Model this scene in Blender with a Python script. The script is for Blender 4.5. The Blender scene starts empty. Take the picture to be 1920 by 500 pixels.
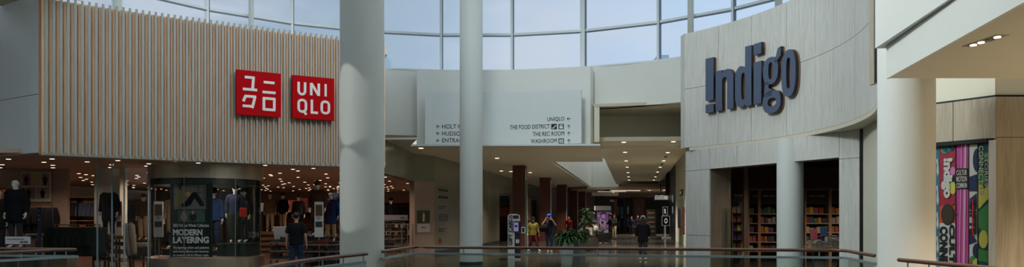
import bpy, bmesh, math, random
from mathutils import Vector, Matrix
random.seed(7)
PI = math.pi
F = 1400.0                      # focal length in pixels of the 1920x500 frame
HY = 405.0                      # horizon row
EYE = 1.65
C = bpy.context.scene.collection
SC = bpy.context.scene

def X(px, Y): return (px - 960.0) / F * Y
def Zh(py, Y): return EYE + (HY - py) / F * Y
def at(px, Y): return (X(px, Y), Y)

# ------------------------------------------------------------------ materials
MATS = {}
def nm(name):
    m = bpy.data.materials.new(name); m.use_nodes = True
    nt = m.node_tree
    return m, nt, nt.nodes['Principled BSDF']
def srgb(r, g, b):
    f = lambda c: (c/255/12.92) if c/255 <= .04045 else ((c/255+.055)/1.055)**2.4
    return (f(r), f(g), f(b), 1)
def mat(name, rgb, rough=.6, metal=0, noise=.06, scale=6.0, spec=.4, bump=0, emit=0, emit_rgb=None):
    if name in MATS: return MATS[name]
    m, nt, b = nm(name); c = srgb(*rgb)
    if noise:
        tc = nt.nodes.new('ShaderNodeTexCoord')
        n = nt.nodes.new('ShaderNodeTexNoise'); n.inputs['Scale'].default_value = scale; n.inputs['Detail'].default_value = 3
        r = nt.nodes.new('ShaderNodeMix'); r.data_type = 'RGBA'
        r.inputs[6].default_value = tuple(x*(1-noise) for x in c[:3])+(1,)
        r.inputs[7].default_value = tuple(min(1, x*(1+noise)) for x in c[:3])+(1,)
        nt.links.new(tc.outputs['Object'], n.inputs['Vector'])
        nt.links.new(n.outputs['Fac'], r.inputs[0]); nt.links.new(r.outputs[2], b.inputs['Base Color'])
        if bump:
            bp = nt.nodes.new('ShaderNodeBump'); bp.inputs['Strength'].default_value = bump; bp.inputs['Distance'].default_value = .01
            nt.links.new(n.outputs['Fac'], bp.inputs['Height']); nt.links.new(bp.outputs['Normal'], b.inputs['Normal'])
    else: b.inputs['Base Color'].default_value = c
    b.inputs['Roughness'].default_value = rough; b.inputs['Metallic'].default_value = metal
    b.inputs['Specular IOR Level'].default_value = spec
    if emit:
        b.inputs['Emission Color'].default_value = srgb(*(emit_rgb or rgb)); b.inputs['Emission Strength'].default_value = emit
    MATS[name] = m; return m
def wood(name, a, bcol, scale=(14, 14, .9), rough=.5, dist=1.5):
    m, nt, b = nm(name)
    tc = nt.nodes.new('ShaderNodeTexCoord'); mp = nt.nodes.new('ShaderNodeMapping'); mp.inputs['Scale'].default_value = scale
    n = nt.nodes.new('ShaderNodeTexNoise'); n.inputs['Scale'].default_value = 1.2; n.inputs['Detail'].default_value = 6; n.inputs['Distortion'].default_value = dist
    r = nt.nodes.new('ShaderNodeValToRGB')
    r.color_ramp.elements[0].position = .3; r.color_ramp.elements[0].color = srgb(*a)
    r.color_ramp.elements[1].position = .68; r.color_ramp.elements[1].color = srgb(*bcol)
    nt.links.new(tc.outputs['Object'], mp.inputs['Vector']); nt.links.new(mp.outputs[0], n.inputs['Vector'])
    nt.links.new(n.outputs['Fac'], r.inputs[0]); nt.links.new(r.outputs[0], b.inputs['Base Color'])
    b.inputs['Roughness'].default_value = rough
    MATS[name] = m; return m
def glass(name, tint=(255, 255, 255), refl=.12, rough=.02):
    m, nt, b = nm(name); nt.nodes.remove(b)
    out = nt.nodes['Material Output']
    tr = nt.nodes.new('ShaderNodeBsdfTransparent'); tr.inputs[0].default_value = srgb(*tint)
    gl = nt.nodes.new('ShaderNodeBsdfGlossy'); gl.inputs['Roughness'].default_value = rough
    lw = nt.nodes.new('ShaderNodeLayerWeight'); lw.inputs['Blend'].default_value = .5
    pw = nt.nodes.new('ShaderNodeMath'); pw.operation = 'POWER'; pw.inputs[1].default_value = 5
    mu = nt.nodes.new('ShaderNodeMath'); mu.operation = 'MULTIPLY_ADD'
    mu.inputs[1].default_value = .9; mu.inputs[2].default_value = .022+refl*.1; mu.use_clamp = True
    nt.links.new(lw.outputs['Facing'], pw.inputs[0])
    mx = nt.nodes.new('ShaderNodeMixShader')
    nt.links.new(pw.outputs[0], mu.inputs[0]); nt.links.new(mu.outputs[0], mx.inputs[0])
    nt.links.new(tr.outputs[0], mx.inputs[1]); nt.links.new(gl.outputs[0], mx.inputs[2]); nt.links.new(mx.outputs[0], out.inputs[0])
    MATS[name] = m; return m
def floor_mat(name, a, b2, grout, tile=.9, rough=.12, ang=.157):
    m, nt, b = nm(name)
    tc = nt.nodes.new('ShaderNodeTexCoord'); mp = nt.nodes.new('ShaderNodeMapping'); mp.inputs['Rotation'].default_value = (0, 0, ang)
    br = nt.nodes.new('ShaderNodeTexBrick'); br.inputs['Scale'].default_value = 1/tile
    br.inputs['Color1'].default_value = srgb(*a); br.inputs['Color2'].default_value = srgb(*b2); br.inputs['Mortar'].default_value = srgb(*grout)
    br.inputs['Mortar Size'].default_value = .008; br.inputs['Brick Width'].default_value = 1; br.inputs['Row Height'].default_value = .5; br.offset = .5
    nz = nt.nodes.new('ShaderNodeTexNoise'); nz.inputs['Scale'].default_value = 3; nz.inputs['Detail'].default_value = 5
    mx = nt.nodes.new('ShaderNodeMix'); mx.data_type = 'RGBA'; mx.blend_type = 'MULTIPLY'; mx.inputs[0].default_value = .35
    nt.links.new(tc.outputs['Object'], mp.inputs[0]); nt.links.new(mp.outputs[0], br.inputs[0]); nt.links.new(mp.outputs[0], nz.inputs['Vector'])
    nt.links.new(br.outputs[0], mx.inputs[6]); nt.links.new(nz.outputs['Fac'], mx.inputs[7]); nt.links.new(mx.outputs[2], b.inputs['Base Color'])
    b.inputs['Roughness'].default_value = rough; b.inputs['Specular IOR Level'].default_value = .6
    MATS[name] = m; return m

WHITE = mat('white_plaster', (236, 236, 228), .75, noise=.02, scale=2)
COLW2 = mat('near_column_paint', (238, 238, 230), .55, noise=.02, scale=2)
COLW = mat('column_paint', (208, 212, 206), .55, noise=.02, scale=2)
CREAM = mat('cream_plaster', (226, 221, 200), .75, noise=.02, scale=2)
CEIL = mat('ceiling_plaster', (206, 199, 178), .8, noise=.02, scale=2)
SIGNW = mat('sign_white', (216, 221, 220), .5, noise=.01)
STEELW = mat('mullion_paint', (236, 242, 242), .45, noise=.03)
STEELB = mat('mullion_blue_gasket', (96, 112, 136), .4, noise=.03)
BLACK = mat('black_paint', (22, 22, 24), .4, noise=.05)
INK = mat('ink_black', (24, 26, 28), .6, noise=0)
DARK = mat('dark_grey_metal', (48, 50, 53), .4, noise=.05)
STEEL = mat('brushed_steel', (150, 152, 150), .32, metal=.9, noise=.1, scale=3)
BRONZE = mat('bronze_steel', (176, 164, 146), .35, metal=.75, noise=.25, scale=3)
RED = mat('sign_red', (184, 6, 16), .75, noise=.02, spec=.1)
OAK = wood('pale_oak_panel', (190, 188, 180), (214, 212, 204))
OAKR = wood('warm_oak_panel', (158, 147, 126), (186, 174, 152))
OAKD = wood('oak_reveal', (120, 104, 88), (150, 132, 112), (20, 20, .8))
SLATW = mat('slat_face', (168, 170, 168), .5, noise=.04)
PINE = wood('pine_backing', (222, 196, 158), (244, 222, 186), (10, 10, .6))
PINEED = wood('pine_edge', (150, 92, 60), (192, 132, 90), (10, 10, .6))
BROWNC = wood('brown_column_cladding', (74, 38, 32), (92, 50, 40), (8, 8, .5), .4)
HANDR = wood('handrail_wood', (84, 56, 42), (112, 76, 58), (3, 3, 30), .3)
RAILM = mat('rail_metal', (150, 168, 172), .35, metal=.4, noise=.04)
GREYP = mat('grey_panel', (206, 216, 220), .28, noise=.03, spec=.6)
FLOOR = floor_mat('mall_floor_tile', (92, 88, 80), (80, 77, 72), (48, 46, 44))
STFLOOR = floor_mat('store_floor_wood', (124, 90, 70), (110, 80, 64), (40, 30, 26), .6, .25)
GLASS = glass('clear_glass', refl=0)
GLASSG = glass('green_edge_glass', (236, 242, 238), 0)
SLOTG = glass('tinted_roof_glass', (244, 248, 250), .1)
WGLASS = glass('window_glass', (244, 250, 255), 0, .45)
OLIVE = mat('olive_laminate', (112, 114, 98), .22, noise=.03, spec=.7)
PINKW = mat('beige_panel', (142, 120, 108), .6, noise=.03)
STCEIL = mat('store_ceiling', (190, 166, 150), .8, noise=.04)
STWALL = mat('store_wall', (150, 134, 120), .8, noise=.04)
LAMP = mat('lamp_glow', (255, 236, 205), .5, noise=0, emit=5.0, emit_rgb=(255, 226, 190))
LAMPS = mat('store_lamp_glow', (255, 226, 200), .5, noise=0, emit=3.2, emit_rgb=(255, 218, 190))
LAMPR = mat('lamp_rim', (190, 185, 172), .4, noise=0)
SHELFW = wood('shelf_wood', (120, 84, 58), (150, 108, 76), (2, 2, 12))
SLATE = mat('slate_letter', (80, 90, 112), .35, noise=.03)
SLATES = mat('slate_letter_side', (26, 28, 34), .4, noise=.03)
COPPER_GLOW = mat('copper_trim', (180, 120, 84), .4, noise=.03)
MANQ = mat('mannequin_white', (226, 222, 214), .4, noise=.01)

# ------------------------------------------------------------------ mesh builder
class MB:
    def __init__(s): s.bm = bmesh.new()
    def face(s, pts):
        vs = [s.bm.verts.new(p) for p in pts]
        try: return s.bm.faces.new(vs)
        except ValueError: return None
    def box(s, c, d, rz=0, rx=0, ry=0, bev=0):
        M = Matrix.Translation(c) @ Matrix.Rotation(rz, 4, 'Z') @ Matrix.Rotation(ry, 4, 'Y') @ Matrix.Rotation(rx, 4, 'X')
        M = M @ Matrix.Diagonal((d[0], d[1], d[2], 1))
        r = bmesh.ops.create_cube(s.bm, size=1, matrix=M)
        if bev:
            es = set(e for v in r['verts'] for e in v.link_edges)
            bmesh.ops.bevel(s.bm, geom=list(es), offset=bev, segments=2, affect='EDGES', profile=.6)
        return s
    def prism(s, poly, z0, z1):
        if sum(a[0]*b[1]-b[0]*a[1] for a, b in zip(poly, poly[1:]+poly[:1])) < 0: poly = poly[::-1]
        lo = [s.bm.verts.new((p[0], p[1], z0)) for p in poly]; hi = [s.bm.verts.new((p[0], p[1], z1)) for p in poly]
        n = len(poly)
        s.bm.faces.new(hi); s.bm.faces.new(lo[::-1])
        for i in range(n):
            j = (i+1) % n; s.bm.faces.new((lo[i], lo[j], hi[j], hi[i]))
        return s
    def ribbon(s, path, z0, z1, th):
        """a wall of thickness th to the left (+) of the path"""
        n = len(path); out = []
        for i, p in enumerate(path):
            a = Vector(path[max(0, i-1)]).to_2d(); b = Vector(path[min(n-1, i+1)]).to_2d(); d = (b-a).normalized()
            out.append((p[0]-d.y*th, p[1]+d.x*th))
        for i in range(n-1):
            a, b, c2, d2 = path[i], path[i+1], out[i+1], out[i]
            q = [(a[0], a[1]), (b[0], b[1]), (c2[0], c2[1]), (d2[0], d2[1])]
            s.face([(x, y, z1) for x, y in q]); s.face([(x, y, z0) for x, y in q[::-1]])
            s.face([(a[0], a[1], z0), (b[0], b[1], z0), (b[0], b[1], z1), (a[0], a[1], z1)])
            s.face([(c2[0], c2[1], z0), (d2[0], d2[1], z0), (d2[0], d2[1], z1), (c2[0], c2[1], z1)])
        for p, q in ((path[0], out[0]), (path[-1], out[-1])):
            s.face([(p[0], p[1], z0), (q[0], q[1], z0), (q[0], q[1], z1), (p[0], p[1], z1)])
        bmesh.ops.remove_doubles(s.bm, verts=s.bm.verts[:], dist=1e-5)
        bmesh.ops.recalc_face_normals(s.bm, faces=s.bm.faces[:])
        return s
    def cyl(s, c, r, h, n=32, r2=None):
        M = Matrix.Translation((c[0], c[1], c[2]+h/2))
        bmesh.ops.create_cone(s.bm, cap_ends=True, segments=n, radius1=r, radius2=r if r2 is None else r2, depth=h, matrix=M)
        return s
    def ball(s, c, d, n=12, rz=0):
        M = Matrix.Translation(c) @ Matrix.Rotation(rz, 4, 'Z') @ Matrix.Diagonal((d[0], d[1], d[2], 1))
        bmesh.ops.create_uvsphere(s.bm, u_segments=n, v_segments=max(6, n*2//3), radius=.5, matrix=M)
        return s
    def loft(s, rings, n=12, cap=True, horiz=False):
        """rings: (center, rx, ry). rings lie across the path (or flat when horiz)"""
        cs = [Vector(r[0]) for r in rings]; R = []
        for i, (c, rx, ry) in enumerate(rings):
            c = Vector(c)
            if horiz: ux, uy = Vector((1, 0, 0)), Vector((0, 1, 0))
            else:
                t = (cs[min(i+1, len(cs)-1)] - cs[max(i-1, 0)])
                t = t.normalized() if t.length > 1e-7 else Vector((0, 0, 1))
                ref = Vector((1, 0, 0)) if abs(t.x) < .85 else Vector((0, 1, 0))
                ux = (ref - t*ref.dot(t)).normalized(); uy = t.cross(ux).normalized()
            R.append([s.bm.verts.new(c + ux*rx*math.cos(2*PI*k/n) + uy*ry*math.sin(2*PI*k/n)) for k in range(n)])
        for a, b in zip(R, R[1:]):
            for k in range(n):
                j = (k+1) % n
                try: s.bm.faces.new((a[k], a[j], b[j], b[k]))
                except ValueError: pass
        if cap: 
            s.bm.faces.new(R[0][::-1]); s.bm.faces.new(R[-1])
        return s
    def tube(s, pts, r, n=10, r2=None):
        k = len(pts)
        rr = [r + ((r2 if r2 is not None else r)-r)*i/max(1, k-1) for i in range(k)]
        return s.loft([(p, a, a) for p, a in zip(pts, rr)], n)
    def build(s, name, m, parent=None, smooth=False, label=None):
        me = bpy.data.meshes.new(name); bmesh.ops.recalc_face_normals(s.bm, faces=s.bm.faces[:])
        s.bm.to_mesh(me); s.bm.free()
        if isinstance(m, (list, tuple)):
            for q in m: me.materials.append(q)
        else: me.materials.append(m)
        if smooth:
            for p in me.polygons: p.use_smooth = True
        o = bpy.data.objects.new(name, me); C.objects.link(o)
        if parent: o.parent = parent
        if label: o['label'] = label
        return o
def smooth_angle(o, deg=40):
    me = o.data
    for p in me.polygons: p.use_smooth = True
    bm = bmesh.new(); bm.from_mesh(me)
    for e in bm.edges:
        if len(e.link_faces) == 2 and e.calc_face_angle(0) > math.radians(deg): e.smooth = False
    bm.to_mesh(me); bm.free(); return o
def empty(name, loc=(0, 0, 0), rz=0):
    o = bpy.data.objects.new(name, None); C.objects.link(o); o.location = loc; o.rotation_euler = (0, 0, rz); o.empty_display_size = .1
    return o
def tag(o, label, cat, group=None):
    o['label'] = label; o['category'] = cat
    if group: o['group'] = group
    return o
def thing(name, label, cat, loc=(0, 0, 0), rz=0, group=None): return tag(empty(name, loc, rz), label, cat, group)
def struct(o): o['kind'] = 'structure'; return o
def copy_tree(o, parent=None):
    c = o.copy(); C.objects.link(c)
    if parent: c.parent = parent
    for ch in list(o.children): copy_tree(ch, c)
    return c
def curve_mesh(splines, ext):
    """filled 2D outline(s), holes by even-odd; ext = half thickness; returns mesh data in local XY"""
    cu = bpy.data.curves.new('outline', 'CURVE'); cu.dimensions = '2D'; cu.fill_mode = 'BOTH'; cu.extrude = ext
    for sp in splines:
        s = cu.splines.new('POLY'); s.points.add(len(sp)-1); s.use_cyclic_u = True
        for p, q in zip(s.points, sp): p.co = (q[0], q[1], 0, 1)
    o = bpy.data.objects.new('tmp', cu); C.objects.link(o)
    me = bpy.data.meshes.new_from_object(o.evaluated_get(bpy.context.evaluated_depsgraph_get()))
    bpy.data.objects.remove(o); return me
def text_mesh(txt, ext=.002, bold=0.0):
    cu = bpy.data.curves.new('t', 'FONT'); cu.body = txt; cu.extrude = ext; cu.offset = bold; cu.resolution_u = 3
    o = bpy.data.objects.new('tmp', cu); C.objects.link(o)
    me = bpy.data.meshes.new_from_object(o.evaluated_get(bpy.context.evaluated_depsgraph_get()))
    bpy.data.objects.remove(o); return me
def place_text(txt, name, m, parent, x, y, z, w, h, rot=0, ext=.003, bold=0.0, flip=False, join=None):
    """writing that fills the box w x h with lower-left corner (x, z) on a vertical face at depth y of parent"""
    me = text_mesh(txt, ext, bold)
    xs = [v.co.x for v in me.vertices]; ys = [v.co.y for v in me.vertices]
    x0, x1, y0, y1 = min(xs), max(xs), min(ys), max(ys)
    for v in me.vertices:
        a = (v.co.x-x0)/(x1-x0); b = (v.co.y-y0)/(y1-y0); d = v.co.z
        if rot == 90: a, b = 1-b, a
        if rot == -90: a, b = b, 1-a
        if flip: a = 1-a
        v.co = (x+a*w, y-d, z+b*h)
    me.materials.clear(); me.materials.append(m)
    if join is not None:
        join.bm.from_mesh(me); return
    o = bpy.data.objects.new(name, me); C.objects.link(o); o.parent = parent; return o
def ellipse(cx, cy, rx, ry, n=28, a0=0, a1=2*PI, p=2.0):
    out = []
    for k in range(n):
        a = a0+(a1-a0)*k/n; c, s_ = math.cos(a), math.sin(a)
        out.append((cx+rx*math.copysign(abs(c)**(2/p), c), cy+ry*math.copysign(abs(s_)**(2/p), s_)))
    return out
def spline2(pts, n=8):
    out = []; P = [pts[0]]+list(pts)+[pts[-1]]
    for i in range(1, len(P)-2):
        for k in range(n):
            t = k/n; r = []
            for d in range(len(pts[0])):
                a, b, c, e = P[i-1][d], P[i][d], P[i+1][d], P[i+2][d]
                r.append(.5*((2*b)+(-a+c)*t+(2*a-5*b+4*c-e)*t*t+(-a+3*b-3*c+e)*t**3))
            out.append(tuple(r))
    out.append(tuple(pts[-1])); return out
def circle3(a, b, c):
    ax, ay = a; bx, by = b; cx, cy = c
    d = 2*(ax*(by-cy)+bx*(cy-ay)+cx*(ay-by))
    ux = ((ax*ax+ay*ay)*(by-cy)+(bx*bx+by*by)*(cy-ay)+(cx*cx+cy*cy)*(ay-by))/d
    uy = ((ax*ax+ay*ay)*(cx-bx)+(bx*bx+by*by)*(ax-cx)+(cx*cx+cy*cy)*(bx-ax))/d
    return ux, uy, math.hypot(ax-ux, ay-uy)
def ray_circle(px, cx, cy, r, far=True):
    k = (px-960)/F
    a = k*k+1; b = -2*(k*cx+cy); c = cx*cx+cy*cy-r*r
    q = math.sqrt(max(0, b*b-4*a*c)); t = (-b+(q if far else -q))/(2*a)
    return (k*t, t)
SUN_E = .12
# ================================================================== SETTING
DC = (-1.48, 16.98); DR = 13.1          # the round atrium drum
def ray_dc(px, r=DR): return ray_circle(px, DC[0], DC[1], r)
def arc_px(px0, px1, r, n=24, c=DC): return [ray_circle(px0+(px1-px0)*i/n, c[0], c[1], r) for i in range(n+1)]

# -- world sky
def make_world():
    w = bpy.data.worlds.new('sky'); SC.world = w; w.use_nodes = True; nt = w.node_tree; nt.nodes.clear()
    N = nt.nodes.new; L = nt.links.new
    tc = N('ShaderNodeTexCoord'); sep = N('ShaderNodeSeparateXYZ'); L(tc.outputs['Generated'], sep.inputs[0])
    # azimuth colour: hazy grey to the left, brighter blue to the right
    az = N('ShaderNodeMapRange'); az.inputs[1].default_value = -.42; az.inputs[2].default_value = .38; L(sep.outputs['X'], az.inputs[0])
    base = N('ShaderNodeValToRGB'); L(az.outputs[0], base.inputs[0])
    e = base.color_ramp.elements
    e[0].position = 0; e[0].color = srgb(146, 164, 180); e[1].position = 1; e[1].color = srgb(212, 230, 250)
    k = e.new(.35); k.color = srgb(178, 192, 206); k = e.new(.62); k.color = srgb(200, 213, 230)
    mp = N('ShaderNodeMapping'); mp.inputs['Scale'].default_value = (3.2, 3.2, 6.5); mp.inputs['Location'].default_value = (.6, .2, .35); L(tc.outputs['Generated'], mp.inputs[0])
    nz = N('ShaderNodeTexNoise'); nz.inputs['Scale'].default_value = 1.15; nz.inputs['Detail'].default_value = 7; nz.inputs['Roughness'].default_value = .52; nz.inputs['Distortion'].default_value = .3; L(mp.outputs[0], nz.inputs['Vector'])
    cr = N('ShaderNodeValToRGB'); cr.color_ramp.elements[0].position = .47; cr.color_ramp.elements[0].color = (0, 0, 0, 1)
    cr.color_ramp.elements[1].position = .66; cr.color_ramp.elements[1].color = (.75, .75, .75, 1); L(nz.outputs['Fac'], cr.inputs[0])
    mx = N('ShaderNodeMix'); mx.data_type = 'RGBA'; mx.inputs[7].default_value = srgb(222, 222, 228)
    L(cr.outputs[0], mx.inputs[0]); L(base.outputs[0], mx.inputs[6])
    # one bright cumulus low over the far side
    vd = N('ShaderNodeVectorMath'); vd.operation = 'DISTANCE'; vd.inputs[1].default_value = (.035, .975, .205); L(tc.outputs['Generated'], vd.inputs[0])
    n2 = N('ShaderNodeTexNoise'); n2.inputs['Scale'].default_value = 16; n2.inputs['Detail'].default_value = 6; L(tc.outputs['Generated'], n2.inputs['Vector'])
    ma = N('ShaderNodeMath'); ma.operation = 'MULTIPLY_ADD'; ma.inputs[1].default_value = -.12; L(n2.outputs['Fac'], ma.inputs[0]); L(vd.outputs['Value'], ma.inputs[2])
    mr = N('ShaderNodeMapRange'); mr.inputs[1].default_value = -.035; mr.inputs[2].default_value = .035; mr.inputs[3].default_value = .85; mr.inputs[4].default_value = 0; L(ma.outputs[0], mr.inputs[0])
    mc = N('ShaderNodeMix'); mc.data_type = 'RGBA'; mc.inputs[7].default_value = srgb(216, 217, 223); L(mr.outputs[0], mc.inputs[0]); L(mx.outputs[2], mc.inputs[6]); mx = mc
    # an overcast sky is several times brighter overhead than at the horizon
    up = N('ShaderNodeMapRange'); up.inputs[1].default_value = .33; up.inputs[2].default_value = .95; up.inputs[3].default_value = 1; up.inputs[4].default_value = ZEN; L(sep.outputs['Z'], up.inputs[0])
    wm = N('ShaderNodeMapRange'); wm.inputs[1].default_value = .33; wm.inputs[2].default_value = .7; L(sep.outputs['Z'], wm.inputs[0])
    m2 = N('ShaderNodeMix'); m2.data_type = 'RGBA'; m2.inputs[7].default_value = (.56, .59, .585, 1); L(wm.outputs[0], m2.inputs[0]); L(mx.outputs[2], m2.inputs[6])
    bg = N('ShaderNodeBackground'); L(m2.outputs[2], bg.inputs[0]); L(up.outputs[0], bg.inputs[1])
    out = N('ShaderNodeOutputWorld'); L(bg.outputs[0], out.inputs[0])
ZEN = 2.2
make_world()

# -- floors
UX, UY = .157, .988                     # the corridor runs this way
def side(p, d, q=0): return (p[0]+UX*d+UY*q, p[1]+UY*d-UX*q)
fl = MB()
fl.prism([(-24, 14.0+.0), (-7.4, 14.0), (-1.84, 14.0), (5.62, 12.72), (12, 12.6), (20, 12.6), (20, 34), (24, 90), (-4, 90), (-24, 50)], -.45, 0)
struct(fl.build('floor', FLOOR)); fl = MB(); fl.prism([(-24, -8), (-24, 11.6), (-8.1, 11.7), (-2.26, 11.7), (-2.8, 8.5), (-2.9, 5), (5.6, 5), (5.3, 9.9), (5.62, 12.72), (20, 12.6), (20, -8)], -.46, -.002)
struct(fl.build('floor_near_walkway', floor_mat('near_floor_tile', (178, 170, 154), (168, 160, 146), (110, 106, 98), .9, .25)))  # unseen floor made pale so its bounce lifts the near soffit
sf = MB(); FC = circle3((-11.88, 18.9), (-9.07, 21.0), (-5.38, 23.26))
def fac(px): return ray_circle(px, *FC)
facp = [fac(78+(722-78)*i/36) for i in range(37)]
sf.prism([(-22, 19.3), (-12.6, 19.4)]+[(x, y+.25) for x, y in facp]+[(-4.3, 25), (-4.05, 30.4), (-3.4, 31.7), (-.85, 46), (-1.5, 49.5), (-22, 49.5)], .001, .012)
struct(sf.build('floor_store_left', STFLOOR))
lf = MB(); lf.box((-2, 8, -5.1), (44, 36, .2)); struct(lf.build('floor_lower_level', floor_mat('pale_floor_tile', (100, 97, 90), (92, 90, 84), (120, 116, 108), .9, .3)))

# -- outer shell (beyond what the photograph shows, closes the building)
sh = MB()
sh.box((-24.1, 20, 1), (.2, 62, 13)); struct(sh.build('wall_left', WHITE))
sh = MB(); sh.box((24.6, 40, 3.2), (.2, 104, 8.6)); struct(sh.build('wall_right', WHITE))
sh = MB(); sh.box((0, -8.1, 1), (50, .2, 13)); struct(sh.build('wall_back', WHITE))
# -- upper ceiling outside the drum
def ring(mb, r0, r1, z0, z1, n=64, a0=0, a1=2*PI):
    for i in range(n):
        a, b = a0+(a1-a0)*i/n, a0+(a1-a0)*(i+1)/n
        q = [(DC[0]+r*math.cos(t), DC[1]+r*math.sin(t)) for r, t in ((r0, a), (r1, a), (r1, b), (r0, b))]
        mb.prism(q, z0, z1)
uc = MB()
uc.prism([(-24, -8), (24, -8), (24, 4.1), (-24, 4.1)], 7.25, 7.45)
uc.prism([(-24, 13), (-12.6, 13), (-11.2, 19.42), (-12.3, 18.9), (-13.2, 19.9), (-24, 20.3)], 7.25, 7.45)
uc.prism([(3.4, 4.1), (24, 4.1), (24, 18), (11.55, 18), (11.0, 12.8), (8.6, 8.6)], 7.25, 7.45)
struct(uc.build('ceiling_upper', CEIL))
rr = MB(); ring(rr, 10.2, 13.5, 11.6, 11.8, 72); struct(rr.build('ceiling_drum_roof', WHITE))
for i in range(10):                      # skylight bays over the atrium, glazing bars and panes
    x0 = DC[0]-10.2+i*2.04; xm = x0+1.02; hw = math.sqrt(max(0, 10.2**2-(xm-DC[0])**2))
    g = MB(); g.box((xm, DC[1], 11.9), (1.96, 2*hw, .02)); o = struct(g.build('window_%d' % (i+1), WGLASS))
    f = MB(); f.box((x0, DC[1], 11.8), (.08, 2*math.sqrt(max(.01, 10.2**2-(x0-DC[0])**2)), .25)); f.build('glazing_bar', STEELW, o)

# -- the clerestory drum: a window per bay
pxs = [-130, 30, 214, 388, 547, 687, 827, 960, 1093, 1235, 1375, 1520, 1640]
vs = [ray_dc(p) for p in pxs]
ang = [math.atan2(y-DC[1], x-DC[0]) for x, y in vs]
step = .235; a = ang[-1]; more = []
while a-step > ang[0]-2*PI+.12: a -= step; more.append(a)
allang = ang+more+[ang[0]-2*PI]
def dpt(a, r): return (DC[0]+r*math.cos(a), DC[1]+r*math.sin(a))
SILL = 7.46
for i in range(len(allang)-1):
    a, b = allang[i], allang[i+1]; p, q = dpt(a, DR), dpt(b, DR)
    d = Vector((q[0]-p[0], q[1]-p[1])); L = d.length; rz = math.atan2(d.y, d.x); mid = ((p[0]+q[0])/2, (p[1]+q[1])/2)
    g = MB(); g.box((mid[0], mid[1], 9.5), (L, .012, 4.2), rz); o = struct(g.build('window_%d' % (i+11), WGLASS))
    f = MB()
    f.box((mid[0], mid[1], 8.93), (L, .12, .1), rz); f.box((mid[0], mid[1], 11.55), (L, .2, .1), rz)
    f.box((mid[0], mid[1], SILL+.03), (L, .14, .06), rz)
    k = i == 8
    f.box((p[0], p[1], 9.5), (.2 if k else .1, .14, 4.2), rz)
    f.build('mullion', STEELW, o)
    f = MB(); n = Vector((-d.y, d.x)).normalized(); sgn = -1 if (n.x*(mid[0]-DC[0])+n.y*(mid[1]-DC[1])) > 0 else 1
    off = n*sgn*.0
    f.box((mid[0]-d.x/L*0+off.x, mid[1]+off.y, 8.87), (L, .13, .03), rz)
    ex = Vector((d.x, d.y)).normalized()*(.12 if k else .065)
    f.box((p[0]+ex.x, p[1]+ex.y, 9.5), (.03, .13, 4.1), rz)
    f.build('gasket', STEELB, o)
for px, r in ((220, .13), (471, .09), (1295, .11), (1460, .12)):        # slim round posts just inside the glass
    x, y = ray_dc(px, DR-.45)
    t = MB().cyl((x, y, 7.2), r, 4.4, 20).build('steel_post', COLW, None, True)
    tag(t, {220: 'slim white roof post behind the far left end of the slatted wall top', 471: 'slim white roof post rising above the slatted wall, above the first red square sign',
            1097: 'slim white roof post against the thick mullion right of the directory sign', 1295: 'slim white roof post just above the left corner of the curved oak wall',
            1460: 'slim white roof post above the curved oak wall near the big letters'}[px], 'post')
# drum walls below the sill
dw = MB()
dw.ribbon(arc_px(560, 1109, DR-.12, 30), 4.86, SILL, .3)
dw.ribbon(arc_px(1109, 1700, DR-.12, 30), 5.84, SILL, .3)
struct(dw.build('wall_drum', WHITE))
dw = MB(); ring(dw, DR-.12, DR+.3, 7.2, SILL, 60, allang[0]+.2-2*PI+.0, allang[12]-.0) if False else None
dw.bm.free()
lw = MB()
aa = [allang[0]-2*PI+ (allang[12]-(allang[0]-2*PI))*i/40 for i in range(41)]
for u, v in zip(aa, aa[1:]):
    lw.prism([dpt(u, DR-.1), dpt(u, DR+.25), dpt(v, DR+.25), dpt(v, DR-.1)], 7.25, SILL)
struct(lw.build('wall_drum_near', WHITE))

# recess behind the drum wall on the right, then the lower corridor ceiling
rc = MB()
rc.prism([(3.12, 28.6), (10.5, 27.0), (11, 31.5), (3.6, 31.5)], 5.84, 5.95)
struct(rc.build('ceiling_recess', CEIL))
rc = MB(); rc.box((6.9, 31.35, 5.2), (8.4, .25, 1.4)); struct(rc.build('wall_recess', CREAM))
rc = MB(); rc.box((3.25, 30.0, 5.2), (.2, 2.8, 1.4)); struct(rc.build('wall_recess_left', CREAM))
rc = MB(); rc.prism([(3.32, 29.4), (7.1, 29.1), (7.1+.16*39.5, 68.6), (9.6, 68.8)], 4.6, 4.76); struct(rc.build('ceiling_corridor_right', CEIL))
# higher strip between that ceiling and the right-hand shops
rc = MB(); rc.prism([(6.9, 29.1), (9.3, 29.1), (15.6, 74), (13.2, 74)], 5.15, 5.3); struct(rc.build('ceiling_corridor_strip', CREAM))
# left ceiling over the shops, with the deep skylight slot beside it
cl = MB()
cl.prism([(-3.72, 27.25), (3.17, 27.1), (4.25, 35.0), (1.82, 35.0), (7.75, 71.5), (2.9, 71.5), (-1.2, 46), (-3.9, 32.5), (-4.4, 30.6), (-4.4, 24.9), (-3.15, 24.75)], 4.2, 4.26)
struct(cl.build('ceiling_corridor_left', CEIL))
ld = MB(); ld.prism([(-3.74, 27.15), (3.19, 27.0), (3.2, 27.14), (-3.72, 27.3)], 4.2, 4.265); struct(ld.build('trim_ledge', SIGNW))
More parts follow.
